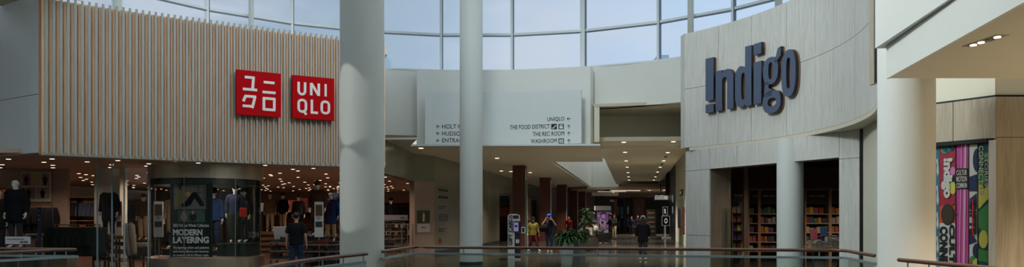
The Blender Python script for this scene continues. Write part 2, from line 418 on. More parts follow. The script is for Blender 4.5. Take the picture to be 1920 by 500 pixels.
# slot walls
sl = MB()
sl.prism([(1.72, 35), (1.82, 35), (7.75, 71.5), (7.65, 71.5)], 4.36, 8.2)
sl.prism([(4.4, 35.2), (9.6, 68.8), (9.8, 68.8), (4.5, 35)], 4.76, 6.4)
sl.prism([(1.72, 34.8), (4.5, 34.8), (4.5, 35), (1.72, 35)], 4.36, 8.2)
sl.prism([(7.65, 71.5), (10.2, 71.5), (10.2, 71.7), (7.65, 71.7)], 3.6, 8.2)
struct(sl.build('wall_skylight_slot', WHITE))
g = MB(); g.prism([(1.72, 35), (4.5, 35), (9.9, 70), (7.7, 71.5)], 8.2, 8.22); struct(g.build('window_60', SLOTG))
# roof above the corridor and the shops, to keep daylight to the slot and the drum
rf = MB()
rf.prism([(-24, 20.4), (-12.2, 20.2)]+arc_px(30, 600, DR+.1, 12)+[(-7, 35), (1.72, 35), (7.65, 71.7), (10, 92), (-24, 92)], 7.0, 7.15) if False else None
rf.prism([(-24, 51), (-24, 20.6), (-12.4, 20.6)]+[(x, y+.35) for x, y in facp]+[(-5.3, 28.8), (-2.2, 36), (-2, 51)], 6.9, 7.1)
rf.prism([(-5, 30.2), (1.7, 30.2), (1.72, 35), (7.7, 71.6), (7.7, 92), (-5, 92)], 7.3, 7.45)
rf.prism([(4.3, 30.6), (11, 29.5), (24, 28), (24, 92), (10, 92), (9.8, 70)], 7.3, 7.45)
rf.prism([(9.0, 24.5), (12, 18), (24, 18), (24, 30), (8, 30)], 7.3, 7.45)
struct(rf.build('ceiling_roof_slab', WHITE))

# -- sign backing pier with its curved top
bk = MB(); pth = arc_px(782, 1107, 12.25, 24); bk.ribbon(pth, 4.3, 7.36, .42); bk.build
o = struct(bk.build('wall_sign_backing', WHITE))
# ------------------------------------------------------------------ left shop front: grey panel, slatted fascia
gp = MB()
gpath = [(-15.5, 20.9), (-13.72, 19.98), (-12.29, 19.06), (-11.97, 18.88)]
for z0, z1 in ((3.26, 4.73), (4.745, 7.25)): gp.ribbon(gpath, z0, z1, .2)
struct(gp.build('wall_grey_panel', GREYP))
gp = MB(); gp.ribbon([(x+.02, y+.06) for x, y in gpath], 3.3, 7.2, .1); struct(gp.build('trim_1', DARK))
gp = MB(); gp.ribbon([(-11.97, 18.88), (-11.885, 18.9)], 3.22, 7.25, .3); struct(gp.build('trim_2', PINEED))
fa = thing('slatted_fascia', 'wide curved shop fascia of vertical pale slats over a pine backing', 'fascia', (FC[0], FC[1], 0))
def rel(p, o): return (p[0]-o.location.x, p[1]-o.location.y)
b = MB(); b.ribbon([rel(p, fa) for p in facp], 3.28, 7.165, .25); b.build('backing', PINE, fa)
a0 = math.atan2(facp[0][1]-FC[1], facp[0][0]-FC[0]); a1 = math.atan2(fac(718)[1]-FC[1], fac(718)[0]-FC[0])
NS = 58
sw, sc_, sk = MB(), MB(), MB()
for i in range(NS):
    a = a0+(a1-a0)*(i+.6)/NS; d = (math.cos(a), math.sin(a)); rz = a+PI/2
    r = FC[2]
    sw.box((d[0]*(r-.085), d[1]*(r-.085), 5.23), (.058, .025, 4.0), rz, bev=.004)
    sc_.box((d[0]*(r-.035), d[1]*(r-.035), 5.22), (.04, .08, 3.96), rz)
    sk.box((d[0]*(r-.012)-d[1]*-.0, d[1]*(r-.012), 5.2), (.022, .02, 3.84), rz)
sw.build('slats', SLATW, fa); sc_.build('slat_core', PINE, fa)
for v in sk.bm.verts: pass
e2 = a1-a0
sk2 = MB()
for i in range(NS):
    a = a0+(a1-a0)*(i+.6+.42)/NS; d = (math.cos(a), math.sin(a)); r = FC[2]
    sk2.box((d[0]*(r-.02), d[1]*(r-.02), 5.2), (.016, .03, 3.84), a+PI/2)
sk.bm.free(); sk2.build('dark_batten', PINEED, fa)
t = MB(); t.ribbon([rel((x, y-.0), fa) for x, y in facp], 3.2, 3.28, .4); t.build('bottom_trim', mat('trim_cream', (196, 188, 168), .5), fa)

# shop room behind
st = MB(); st.prism([(-23.9, 19.6), (-12.6, 19.3)]+[(x, y+.12) for x, y in facp]+[(-4.35, 25), (-4.1, 30.4), (-3.4, 31.7), (-.85, 46), (-1.5, 49.6), (-23.9, 49.6)], 3.29, 3.4)
struct(st.build('ceiling_store_left', STCEIL))
st = MB(); st.box((-12.6, 49.6, 1.65), (23, .2, 3.3)); struct(st.build('wall_store_back', STWALL))
# corridor side wall of that shop
P0, P1, P2, P3, P4, P5 = (-4.25, 24.9), (-3.97, 30.4), (-3.28, 31.65), (-.77, 46), (.08, 51), (3.55, 71.5)
wb = MB(); wb.ribbon([P0, P1, P2, P3, P4, P5], 3.08, 4.2, .25); struct(wb.build('wall_shop_bulkhead', OLIVE))
wb = MB(); wb.ribbon([P1, P2], 0, 3.08, .25); struct(wb.build('wall_beige_pier', PINKW))
wb = MB(); wb.ribbon([P2, P3], 0.16, 3.08, .2); struct(wb.build('wall_olive_glazed', OLIVE))
wb = MB(); wb.ribbon([(P2[0]+.0, P2[1]), P3], 0, .15, .2); struct(wb.build('baseboard_left', DARK))
wb = MB()
q = [(P4[0]+(P5[0]-P4[0])*k/12, P4[1]+(P5[1]-P4[1])*k/12) for k in range(13)]
wb.ribbon(q[:3], 0, 3.08, .25); wb.ribbon(q[4:6], 0, 3.08, .25); wb.ribbon(q[8:10], 0, 3.08, .25); wb.ribbon(q[11:], 0, 3.08, .25)
struct(wb.build('wall_corridor_left', PINKW))
wb = MB(); wb.ribbon([(-1.15, 49.7), (-1.1, 55.5), (q[3][0]-.5, q[3][1]+1)], 0, 3.2, .1); wb.ribbon([(x-.5, y) for x, y in q[3:]], 0, 3.08, .1); struct(wb.build('wall_corridor_dark', DARK))
for k in range(6):                       # joints in the glazed wall
    pass

# -- seams helper: panels with real gaps
def clad(name, m, pts, edges, zs, th=.04, gap=.006, parent=None, skip=()):
    """pts: dense path; edges: indices where panels part; zs: heights where panels part"""
    mb = MB()
    for i in range(len(edges)-1):
        seg = [Vector(p) for p in pts[edges[i]:edges[i+1]+1]]
        d0 = (seg[1]-seg[0]).normalized(); d1 = (seg[-1]-seg[-2]).normalized()
        seg[0] = seg[0]+d0*gap; seg[-1] = seg[-1]-d1*gap
        for j in range(len(zs)-1):
            if (i, j) in skip: continue
            mb.ribbon([tuple(p) for p in seg], zs[j]+gap, zs[j+1]-gap, th)
    return mb.build(name, m, parent)

# ------------------------------------------------------------------ curved bookshop fascia
IC = circle3((5.53, 23.95), (7.77, 18.95), (7.04, 14.4))
def ind(px):
    k = (px-960)/F; a = k*k+1; b = -2*(k*IC[0]+IC[1]); c = IC[0]**2+IC[1]**2-IC[2]**2
    t = (-b+math.sqrt(max(0, b*b-4*a*c)))/(2*a); return (k*t, t)
def iang(px): x, y = ind(px); return math.atan2(y-IC[1], x-IC[0])
iA0 = math.atan2(23.95-IC[1], 5.53-IC[0]); iA1 = math.atan2(14.2-IC[1], 6.95-IC[0])
NI = 56
ip = [(IC[0]+IC[2]*math.cos(iA0+(iA1-iA0)*k/NI), IC[1]+IC[2]*math.sin(iA0+(iA1-iA0)*k/NI)) for k in range(NI+1)]
bf = thing('bookshop_fascia', 'tall curved fascia of pale oak panels carrying the big slate letters', 'fascia', (0, 0, 0))
ed = [0]+[min(range(len(ip)), key=lambda k: abs(960+F*ip[k][0]/ip[k][1]-p)) for p in (1350, 1409, 1473, 1528)]
ed += [x for x in (int(ed[-1]+(NI-ed[-1])*f) for f in (.22, .45, .7))]+[NI]
ed = sorted(set(ed))
clad('oak_panels', OAK, ip, ed, [3.84, 5.72, 7.5], parent=bf)
b = MB(); b.ribbon([(x+.035*(x-IC[0])/IC[2], y+.035*(y-IC[1])/IC[2]) for x, y in ip], 3.86, 7.49, .22); b.build('backing', DARK, bf)
b = MB(); b.ribbon([(5.49, 24.3), (5.52, 23.96)], 3.84, 7.5, .05); b.build('end_panel', OAK, bf)
# lower wall with the wide opening
A, B = Vector((5.6, 24.1)), Vector((8.38, 17.88))
def lp(t): v = A.lerp(B, t); return (v.x, v.y)
nrm = Vector((6.22, 2.78)).normalized()
so = MB(); so.prism(ip[1:]+[(8.4, 14.5), (8.9, 17.9), (6.2, 24.6)], 3.74, 3.84); struct(so.build('ceiling_fascia_soffit', CEIL))
clad('trim_3', OAK, [lp(t) for t in (0, .06, .12, .175)], [0, 3], [0, 1.05, 3.1, 3.74], th=.05); bpy.data.objects['trim_3']['kind'] = 'structure'
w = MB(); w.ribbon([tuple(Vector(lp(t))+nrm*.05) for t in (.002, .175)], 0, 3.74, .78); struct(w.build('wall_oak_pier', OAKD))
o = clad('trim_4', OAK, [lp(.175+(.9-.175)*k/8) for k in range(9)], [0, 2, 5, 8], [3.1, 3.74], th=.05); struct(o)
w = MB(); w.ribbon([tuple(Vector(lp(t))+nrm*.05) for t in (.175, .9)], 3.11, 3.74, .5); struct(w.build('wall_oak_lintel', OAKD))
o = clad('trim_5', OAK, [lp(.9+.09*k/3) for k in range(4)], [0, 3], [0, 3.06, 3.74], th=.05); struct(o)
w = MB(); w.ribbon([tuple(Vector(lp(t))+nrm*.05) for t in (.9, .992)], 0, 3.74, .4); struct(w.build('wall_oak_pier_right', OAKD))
w = MB(); w.ribbon([lp(.992), lp(1.005)], 0, 3.74, .05); struct(w.build('trim_6', BLACK))
# cream wall between the bookshop and the near shop, and above
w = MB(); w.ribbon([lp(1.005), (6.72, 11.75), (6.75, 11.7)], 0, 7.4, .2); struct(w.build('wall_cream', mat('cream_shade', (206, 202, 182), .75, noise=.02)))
vp = thing('end_fin', 'narrow upright steel and mirror fin closing the right end of the oak fascia', 'trim', (6.86, 14.1, 4.15))
MB().box((0, 0, 1.65), (.07, .35, 3.3)).build('fin', OAKR, vp); MB().box((-.045, -.1, 1.65), (.02, .06, 3.3)).build('dark_edge', BLACK, vp)
# bookshop room
w = MB(); w.box((14.1, 30.3, 1.8), (12.3, .2, 3.8)); struct(w.build('wall_bookshop_back', mat('bookshop_wall', (134, 110, 92), .8)))
w = MB(); w.ribbon([(6.75, 24.75), (8.0, 30.3)], 0, 3.74, .1); struct(w.build('wall_bookshop_left', mat('bookshop_side', (110, 98, 84), .8)))
w = MB(); w.prism([(6.2, 24.7), (8.8, 18.5), (20, 18.5), (20, 30.2), (7.2, 30.2)], 3.62, 3.73); struct(w.build('ceiling_bookshop', BLACK))
w = MB(); w.box((20.1, 24, 1.85), (.2, 12.5, 3.7)); struct(w.build('wall_bookshop_right', BLACK))
w = MB(); w.ribbon([(9.0, 18.2), (20, 18.0)], 0, 3.7, .2); struct(w.build('wall_bookshop_front', BLACK))
# ------------------------------------------------------------------ near right: stepped white fascias and soffit
nf = MB(); nf.prism([(5.06, 10.02), (4.46, 6.52), (3.35, -1), (3.1, -3), (24, -3), (24, 10.02)], 3.5, 3.935); struct(nf.build('ceiling_near_soffit', CREAM))
nf = MB(); nf.prism([(5.03, 10.03), (4.43, 6.52), (3.32, -1), (3.07, -3), (3.1, -3), (3.36, -1), (4.47, 6.52), (5.07, 10.03)], 3.495, 3.935); struct(nf.build('trim_7', WHITE))
nf = MB(); nf.prism([(4.96, 10.2), (4.62, 7.9), (3.3, -1), (3.0, -3), (24, -3), (24, 10.2)], 3.94, 7.3); struct(nf.build('wall_near_upper', WHITE))
nf = MB(); nf.prism([(6.2, 10.2), (24, 10.2), (24, 14.2), (7.6, 14.2), (6.8, 11.9)], 4.5, 4.6); struct(nf.build('ceiling_near_recess', CREAM))
w = MB(); w.ribbon([(6.66, 11.72), (7.11, 10.99), (24, 10.99)], 3.43, 4.6, .2); struct(w.build('wall_near_cream', CREAM))
w = MB(); w.ribbon([(6.64, 11.69), (7.09, 10.96), (12, 10.96)], 3.40, 3.43, .1); struct(w.build('trim_8', BLACK))
# -- right-hand corridor shops
def rw(Y, a=3.0): return (a+.16*Y, Y)
w = MB(); w.ribbon([rw(28), rw(50.8)], 2.72, 5.2, -.25); w.ribbon([rw(28), rw(43.2)], 0, 2.72, -.25); w.ribbon([rw(47.4), rw(50.8)], 0, 2.72, -.25)
struct(w.build('wall_corridor_right', CREAM))
w = MB(); w.ribbon([(5.66, 24.3), (6.35, 25.2), (7.62, 28.2)], 0, 7.3, -.12); struct(w.build('wall_corner', CREAM))
w = MB(); w.ribbon([rw(50.8, 2.98), rw(59)], 0, 5.2, -.25); struct(w.build('wall_corridor_navy', mat('navy_front', (34, 38, 46), .4)))
w = MB(); w.ribbon([rw(59), (13.1, 61.5), (14.6, 62.5), (17, 63)], 3.3, 5.2, .3); struct(w.build('wall_food_bulkhead', mat('bulkhead_dark', (48, 46, 48), .6)))
w = MB(); w.box((14, 80, 1.7), (6, .2, 3.4)); struct(w.build('wall_corridor_food', BLACK))
# -- end wall of the corridor
w = MB(); w.ribbon([(-8, 73), (3.4, 72.7), (24, 72.2)], 3.45, 8.3, .3); w.ribbon([(-8, 73), (6.6, 72.6)], 0, 3.45, .3); w.ribbon([(6.6, 72.5), (8.4, 72.5)], 0, 3.45, .3); struct(w.build('wall_far', PINKW))
w = MB(); w.box((12, 74.5, 2.2), (12, .1, 4.6)); w.box((14.5, 72.6, 1.75), (4.4, .1, 3.5)); struct(w.build('wall_far_dark', BLACK))
# curved lower ceiling with the brown recess
cv = []
for k in range(25):
    a = PI+PI*k/24; cv.append((11.2+6.0*math.cos(a), 66.5+3.6*math.sin(a)))
w = MB(); w.prism(cv+[(17.2, 72.4), (5.2, 72.4)], 3.95, 4.15); struct(w.build('ceiling_curved', mat('far_ceiling', (196, 180, 156), .8)))
w = MB(); w.prism([(8.2, 64.6), (11.6, 64.6), (11.9, 66.4), (10.8, 70), (8.0, 70)], 3.93, 3.952); struct(w.build('trim_9', mat('recess_brown', (96, 74, 60), .6)))
# distant buildings beyond the glass
def tower(px0, px1, py, Y, label):
    t = thing('distant_building', label, 'building', (X((px0+px1)/2, Y), Y, 0)); wd = (px1-px0)/F*Y; h = Zh(py, Y)
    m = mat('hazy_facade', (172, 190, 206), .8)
    MB().box((0, 0, h/2), (wd, 12, h)).build('wall', m, t)
    b = MB()
    for k in range(int(h/3.5)):
        b.box((0, -6.02, 2+k*3.5), (wd*.9, .1, 1.3))
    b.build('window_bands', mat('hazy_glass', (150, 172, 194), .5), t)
    MB().box((wd*.2, 2, h+.8), (wd*.3, 3, 1.6)).build('rooftop_plant', m, t)
tower(1224, 1244, 113.5, 170, 'hazy pale building far outside, low in the right-hand window bays')
tower(706, 724, 104, 150, 'hazy building far outside, just right of the large left column')
# ------------------------------------------------------------------ columns
def column(name, px, Y, r, z0, z1, label, base=True, m=COLW):
    t = thing(name, label, 'column', (X(px, Y), Y, z0))
    MB().cyl((0, 0, 0), r, z1-z0, 64).build('shaft', m, t); smooth_angle(t.children[0])
    if base: o = MB().cyl((0, 0, 0), r+.012, .1, 64).build('base_ring', DARK, t); smooth_angle(o)
    return t
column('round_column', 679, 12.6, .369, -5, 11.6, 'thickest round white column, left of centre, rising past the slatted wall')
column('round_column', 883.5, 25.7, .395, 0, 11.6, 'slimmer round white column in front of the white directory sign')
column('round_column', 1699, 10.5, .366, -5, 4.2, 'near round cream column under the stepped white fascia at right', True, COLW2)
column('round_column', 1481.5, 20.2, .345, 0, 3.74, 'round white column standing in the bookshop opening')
for i, (Y, px, py) in enumerate(((37.8, 974.5, 310), (49.6, 1023, 333), (60.5, 1053.5, 347), (67, 1075, 356), (70.8, 1090, 362))):
    w_ = (.64, .72, .78, .78, .8)[i]
    t = thing('square_column', ['nearest and tallest dark red-brown square corridor column, behind the gift card kiosk',
        'second dark red-brown corridor column, behind the person in the blue cap', 'third dark red-brown corridor column, above the white planter',
        'fourth dark red-brown corridor column, left of the tall potted plant', 'farthest dark red-brown corridor column, beside the end wall'][i], 'column', (X(px, Y), Y, 0), -.157)
    MB().box((0, 0, 2.1), (w_, w_, 4.2)).build('cladding', BROWNC, t)
    MB().box((w_/2+.03, -w_/2+.03, 2.0), (.05, .05, 4.0)).build('corner_strip', mat('pale_strip', (206, 216, 220), .4, noise=0), t)
# ------------------------------------------------------------------ daylight and the camera
sun = bpy.data.lights.new('sun', 'SUN'); sun.energy = SUN_E; sun.angle = math.radians(50); sun.color = (1, .95, .84)
so_ = bpy.data.objects.new('sun', sun); C.objects.link(so_); so_.rotation_euler = Vector((.62, .28, -.75)).to_track_quat('-Z', 'Y').to_euler()
cam = bpy.data.cameras.new('camera'); co = bpy.data.objects.new('camera', cam); C.objects.link(co); SC.camera = co
co.location = (0, 0, EYE); co.rotation_euler = (PI/2, 0, 0); cam.sensor_width = 36; cam.lens = 36*F/1920; cam.shift_y = 155/1920; cam.clip_end = 600
vsx = SC.view_settings; vsx.view_transform = 'Standard'; vsx.look = 'None'; vsx.gamma = 1; vsx.use_curve_mapping = False; vsx.exposure = 0.0
# ================================================================== SIGNS AND FIXTURES
# -- red square signs on the slats
def sign_square(px0, px1, py0, py1, label, group=None):
    a = math.atan2(fac((px0+px1)/2)[1]-FC[1], fac((px0+px1)/2)[0]-FC[0]); r = FC[2]-.215
    x, y = FC[0]+r*math.cos(a), FC[1]+r*math.sin(a)
    t = thing('square_wall_sign', label, 'sign', (x, y, 4.57), a-PI/2)
    MB().box((0, -.05, .645), (1.27, .1, 1.29), bev=.006).build('panel', RED, t)
    MB().box((0, .02, .645), (1.2, .05, 1.2)).build('mounting_frame', BLACK, t)
    return t
def strokes(mb, segs, x0, z0, s, w, y=-.105, sz=None):
    sz = sz or s
    for si, (a, b) in enumerate(segs):
        yy = y-.0012*(si % 4); p = Vector((x0+a[0]*s, z0+a[1]*sz)); q = Vector((x0+b[0]*s, z0+b[1]*sz)); d = q-p; L = d.length
        n = Vector((-d.y, d.x)).normalized()*w/2
        pts = [p+n, q+n, q-n, p-n]
        lo = [mb.bm.verts.new((v.x, yy-.006, v.y)) for v in pts]; hi = [mb.bm.verts.new((v.x, y+.004, v.y)) for v in pts]
        mb.bm.faces.new(lo)
        for i in range(4): mb.bm.faces.new((lo[i], lo[(i+1) % 4], hi[(i+1) % 4], hi[i]))
WL = mat('sign_lettering', (236, 232, 226), .5, noise=0)
s1 = sign_square(441, 521, 135, 218, 'red square sign with white katakana characters on the slatted wall')
def glyph(t, name, segs, w=.052):
    mb = MB(); strokes(mb, segs, -.635, 0, 1.27, w, sz=1.29); return mb.build(name, WL, t)
hw = .026/1.27
glyph(s1, 'character', [((.18, .845), (.40, .845)), ((.375, .865), (.352, .56)), ((.14, .575), (.455, .575))], .076)
glyph(s1, 'character', [((.60, .77), (.845, .77)), ((.575, .545), (.87, .545))], .076)
glyph(s1, 'character', [((.19, .42), (.43, .42)), ((.208, .44), (.15, .30)), ((.41, .43), (.345, .16)), ((.135, .2), (.37, .2))], .076)
glyph(s1, 'character', [((.585, .405), (.86, .405)), ((.585, .155), (.86, .155)), ((.605, .42), (.605, .14)), ((.84, .42), (.84, .14))], .076)
s2 = sign_square(545, 621, 147, 226, 'red square sign with white Latin capitals on the slatted wall')
def loop(x0, x1, z0, z1, r=.07, top=True):
    pts = []
    cs = [(x1-r, z0+r, -PI/2), (x1-r, z1-r, 0), (x0+r, z1-r, PI/2), (x0+r, z0+r, PI)]
    for cx, cz, a in cs:
        for k in range(5): pts.append((cx+r*math.cos(a+PI/2*k/4), cz+r*math.sin(a+PI/2*k/4)))
    return pts
def segloop(pts): return list(zip(pts, pts[1:]+pts[:1]))
U = [(.145, .85), (.145, .63)]+[(.22+.075*math.cos(PI+PI*k/6), .64+.075*math.sin(PI+PI*k/6)) for k in range(7)]+[(.295, .63), (.295, .85)]
glyph(s2, 'letter_u', list(zip(U, U[1:])), .074)
glyph(s2, 'letter_n', [((.44, .85), (.44, .56)), ((.445, .84), (.615, .57)), ((.62, .85), (.62, .56))], .076)
glyph(s2, 'letter_i', [((.785, .85), (.785, .56))], .066)
glyph(s2, 'letter_q', segloop(loop(.145, .315, .165, .435))+[((.25, .2), (.325, .1))], .074)
glyph(s2, 'letter_l', [((.455, .46), (.455, .135)), ((.43, .16), (.6, .16))], .074)
glyph(s2, 'letter_o', segloop(loop(.69, .865, .165, .435))+[], .074)

# -- big slate letters on the curved oak wall
lg = {}
def letter(name, px0, px1, splines, label=None, z0=4.9):
    """splines in unit box x 0..1 (letter width) and z in metres"""
    pm = (px0+px1)/2; a = iang(pm); r = IC[2]-.11
    x, y = IC[0]+r*math.cos(a), IC[1]+r*math.sin(a)
    p, q = ind(px0), ind(px1); wd = math.dist(p, q)*(.97)
    t = MB()
    me = curve_mesh([[((u-.5)*wd, z) for u, z in sp] for sp in splines], .05)
    for v in me.vertices: v.co = (v.co.x, -v.co.z, v.co.y)
    # slate face on a darker body
    me.materials.append(SLATES); me.materials.append(SLATE)
    for f in me.polygons: f.material_index = 1 if f.normal.y < -.9 else 0
    o = bpy.data.objects.new(name, me); C.objects.link(o); o.parent = LET; 
    rz = math.atan2(q[1]-p[1], q[0]-p[0])
    o.location = (x, y, 0); o.rotation_euler = (0, 0, rz)
    me2 = me.copy(); me2.materials.clear(); me2.materials.append(COPPER_GLOW)  # copper layer painted for the warm glow behind each letter
    for v in me2.vertices: v.co = (v.co.x*1.0, (v.co.y)*.25, v.co.z)
    o2 = bpy.data.objects.new('stand_off', me2); C.objects.link(o2); o2.parent = o; o2.location = (0, .065, 0)
    return o
LET = thing('letter_sign', 'big dark slate raised lettering across the curved pale oak wall', 'sign', (0, 0, 0))
BL, XH, AS = 4.86, 6.07, 6.59
def stem(x0, x1, z0, z1): return [(x0, z0), (x1, z0), (x1, z1), (x0, z1)]
def arc_(cx, cz, rx, rz_, a0, a1, n=7): return [(cx+rx*math.cos(a0+(a1-a0)*k/n), cz+rz_*math.sin(a0+(a1-a0)*k/n)) for k in range(n+1)]
letter('letter_i_mark', 1329, 1344.5, [stem(0, 1, 5.22, 6.52), stem(0, 1, 4.84, 5.10)])
letter('letter_n', 1348, 1382.5, [[(0, BL), (.37, BL), (.37, 5.66)]+arc_(.51, 5.72, .14, .13, PI, 0)+[(.65, BL), (1, BL), (1, 5.8)]+arc_(.66, 5.8, .34, .27, 0, PI/2)+[(.5, 6.06), (.36, 5.97), (.36, XH), (0, XH)]])
letter('letter_d', 1385, 1417, [[(.62, BL), (1, BL), (1, AS), (.62, AS), (.62, 5.99)]+arc_(.36, 5.72, .36, .34, PI/2, PI)+[(0, 5.5), (0, 5.2)]+arc_(.36, 5.18, .36, .33, PI, 3*PI/2)+[(.52, 4.86), (.62, 4.95)], ellipse(.5, 5.45, .12, .4, 20, p=3)])
letter('letter_i', 1421, 1436, [stem(0, 1, BL, 6.06), stem(0, 1, 6.27, 6.59)])
letter('letter_g', 1438, 1473, [ellipse(.44, 5.70, .42, .38, 30, p=2.5), ellipse(.44, 5.70, .12, .24, 20, p=2.8)])
letter('letter_g_ear', 1438, 1473, [[(.66, 5.92), (.74, 6.06), (.84, 6.26), (1.0, 6.29), (1.0, 6.04), (.86, 5.98), (.76, 5.86)]])
letter('letter_g_tail', 1438, 1473, [ellipse(.5, 4.83, .5, .31, 30, p=2.6), ellipse(.52, 4.82, .24, .12, 20, p=2.2)])
letter('letter_g_link', 1438, 1473, [[(.08, 5.1), (.1, 5.25), (.22, 5.42), (.36, 5.38), (.32, 5.24), (.6, 5.14), (.5, 5.0), (.1, 5.0)]])
letter('letter_o', 1474, 1502, [ellipse(.5, 5.49, .5, .63, 36, p=2.6), ellipse(.5, 5.49, .15, .42, 22, p=3)])

# -- the white curved directory sign
ds = thing('directory_sign', 'large curved white directory panel with black arrows and destination names', 'sign', (DC[0], DC[1], 0))
pp = [rel(p, ds) for p in arc_px(797, 1090, 11.5, 24)]
b = MB(); b.ribbon(pp, 4.36, 6.36, .12); b.build('panel', SIGNW, ds)
b = MB(); b.ribbon([(x*1.012, y*1.012) for x, y in pp[1:-1]], 4.5, 6.2, .25); b.build('back_frame', STEEL, ds)
def sign_text(txt, px0, px1, py0, py1, bold=.0, m=None):
    """writing laid on the curved panel face"""
    me = text_mesh(txt, .004, bold); xs = [v.co.x for v in me.vertices]; ys = [v.co.y for v in me.vertices]
    x0, x1, y0, y1 = min(xs), max(xs), min(ys), max(ys)
    r = 11.5-.006; Y = ray_dc((px0+px1)/2, r)[1]
    aL = math.atan2(*(lambda p: (p[1]-DC[1], p[0]-DC[0]))(ray_dc(px0, r))); aR = math.atan2(*(lambda p: (p[1]-DC[1], p[0]-DC[0]))(ray_dc(px1, r)))
    z0, z1 = Zh(py1, Y), Zh(py0, Y)
    for v in me.vertices:
        u = (v.co.x-x0)/(x1-x0); w = (v.co.y-y0)/(y1-y0); a = aL+(aR-aL)*u; rr_ = r-v.co.z
        v.co = (rr_*math.cos(a), rr_*math.sin(a), z0+(z1-z0)*w)
    me.materials.clear(); me.materials.append(m or INK)
    o = bpy.data.objects.new('lettering', me); C.objects.link(o); o.parent = ds; return o
B1 = 0
sign_text('HOLT RENFREW', 829, 905, 233, 241, B1); sign_text("HUDSON'S BAY", 829, 899, 246, 254, B1); sign_text('ENTRANCE 2', 829, 889, 259, 267, B1)
sign_text('UNIQLO', 1026, 1058, 219, 227.6, B1); sign_text('THE FOOD DISTRICT', 956, 1030.5, 233.5, 241.5, B1)
sign_text('THE REC ROOM', 999, 1058, 246.5, 254.5, B1); sign_text('WASHROOM', 995, 1044, 260, 268, B1)
def panel_shape(polys, m, name):
    """flat little marks on the curved panel, polygons given in sign pixels"""
    me = bpy.data.meshes.new(name); bm = bmesh.new()
    for poly, r in polys:
        vs_ = []
        for px, py in poly:
            x, y = ray_dc(px, r); vs_.append(bm.verts.new((x-DC[0], y-DC[1], Zh(py, y))))
        bm.faces.new(vs_)
    bm.to_mesh(me); bm.free(); me.materials.append(m); o = bpy.data.objects.new(name, me); C.objects.link(o); o.parent = ds
def arrow(cx, cy, ang):
    out = []
    def rt(p): c, s_ = math.cos(ang), math.sin(ang); return (cx+p[0]*c-p[1]*s_, cy-(p[0]*s_+p[1]*c))
    out.append(([rt(p) for p in ((-3.4, -.45), (3.4, -.45), (3.4, .45), (-3.4, .45))], 11.492))
    for s_ in (1, -1): out.append(([rt(p) for p in ((3.7, 0), (.7, 3.2*s_), (.0, 2.6*s_), (2.6, 0))], 11.491))
    panel_shape(out, INK, 'arrow')
for y in (236.5, 249.5, 263): arrow(821.5, y, PI)
arrow(1066.5, 222.5, PI)
for y in (237, 250, 264): arrow(1066.5, y, PI/2)
ICON = mat('icon_grey', (78, 92, 116), .5, noise=0)
def sq(x0, x1, y0, y1, r=11.492): return ([(x0, y0), (x1, y0), (x1, y1), (x0, y1)], r)
panel_shape([sq(1033.5, 1044, 232, 242)], INK, 'escalator_icon'); panel_shape([([(1035, 240.5), (1035, 239), (1037.5, 239), (1040.5, 235), (1043, 235), (1043, 236.5), (1041.3, 236.5), (1038.3, 240.5)], 11.488)], WL, 'icon_mark')
panel_shape([sq(1047, 1057.5, 232, 242)], ICON, 'elevator_icon'); panel_shape([sq(1049.3, 1055.2, 236, 240.4, 11.488), sq(1050.5, 1054, 233.3, 235, 11.488)], WL, 'icon_mark')
panel_shape([sq(1047, 1057.5, 259, 269)], ICON, 'washroom_icon'); panel_shape([sq(1049.2, 1051.2, 261, 267.5, 11.488), sq(1053.4, 1055.4, 261, 267.5, 11.488), sq(1052.1, 1052.5, 260, 268, 11.488)], WL, 'icon_mark')

# -- downlights -----------------------------------------------------------------
def downlight(name, label, r, group, rim=LAMPR, glow=LAMP):
    t = thing(name, label, 'light', (0, 0, 0), 0, group)
    b = MB(); b.cyl((0, 0, -.008), r*1.25, .012, 16); b.build('rim', rim, t)
    b = MB(); b.cyl((0, 0, -.014), r, .01, 16); b.build('lamp', glow, t); return t
def lamps(proto, pts, used=[]):
    for i, p in enumerate(pts):
        o = proto if i == 0 else copy_tree(proto); o.location = p
# shop at left: scattered small lamps
pts = []
rnd = random.Random(3)
def in_store(x, y):
    f = ray_circle(960+F*x/y, *FC)
    if y < f[1]+.8 or y > 48.5 or x < -22: return False
    xr = -4.35+.0*(y-25) if y < 30.4 else (-3.4+(y-31.7)*.178)
    return x < xr-.6 and 960+F*x/y > -40
dd = (.824, .566)
for i in range(-14, 26):
    for j in range(-2, 26):
        x = -12+dd[0]*i*1.5-dd[1]*j*1.15+rnd.uniform(-.6, .6); y = 20+dd[1]*i*1.5+dd[0]*j*1.15+rnd.uniform(-.5, .5)
        if in_store(x, y) and rnd.random() < .93: pts.append((x, y, 3.285))
rnd.shuffle(pts)
lamps(downlight('recessed_downlight', 'small round warm downlight in the dark ceiling of the clothing shop', .062, 'downlights in the clothing shop ceiling', glow=LAMPS), pts[:290])
# corridor ceiling on the right: two rows
rowA = [(X(px, (4.6-EYE)*F/(HY-py)), (4.6-EYE)*F/(HY-py), 4.6) for px, py in ((1169.5, 266), (1172, 285), (1174, 301), (1176, 313), (1177.5, 323), (1178.5, 331), (1179.5, 337))]
rowB = [(X(px, (4.6-EYE)*F/(HY-py)), (4.6-EYE)*F/(HY-py), 4.6) for px, py in ((1262.5, 265), (1252, 285.5), (1244.5, 301), (1238, 313), (1233, 322), (1229, 331), (1226, 337))]
lamps(downlight('recessed_downlight', 'round downlight in the left row of the right-hand corridor ceiling', .085, 'left row of downlights in the corridor ceiling'), rowA)
lamps(downlight('recessed_downlight', 'round downlight in the right row of the corridor ceiling, between dark slots', .085, 'right row of downlights in the corridor ceiling'), rowB)
t = tag(MB().box((0, 0, -.006), (.13, 1.0, .012)).build('air_slot', BLACK), 'short black linear air slot in the right-hand corridor ceiling', 'air slot', 'black air slots in the corridor ceiling')
sl_pts = []
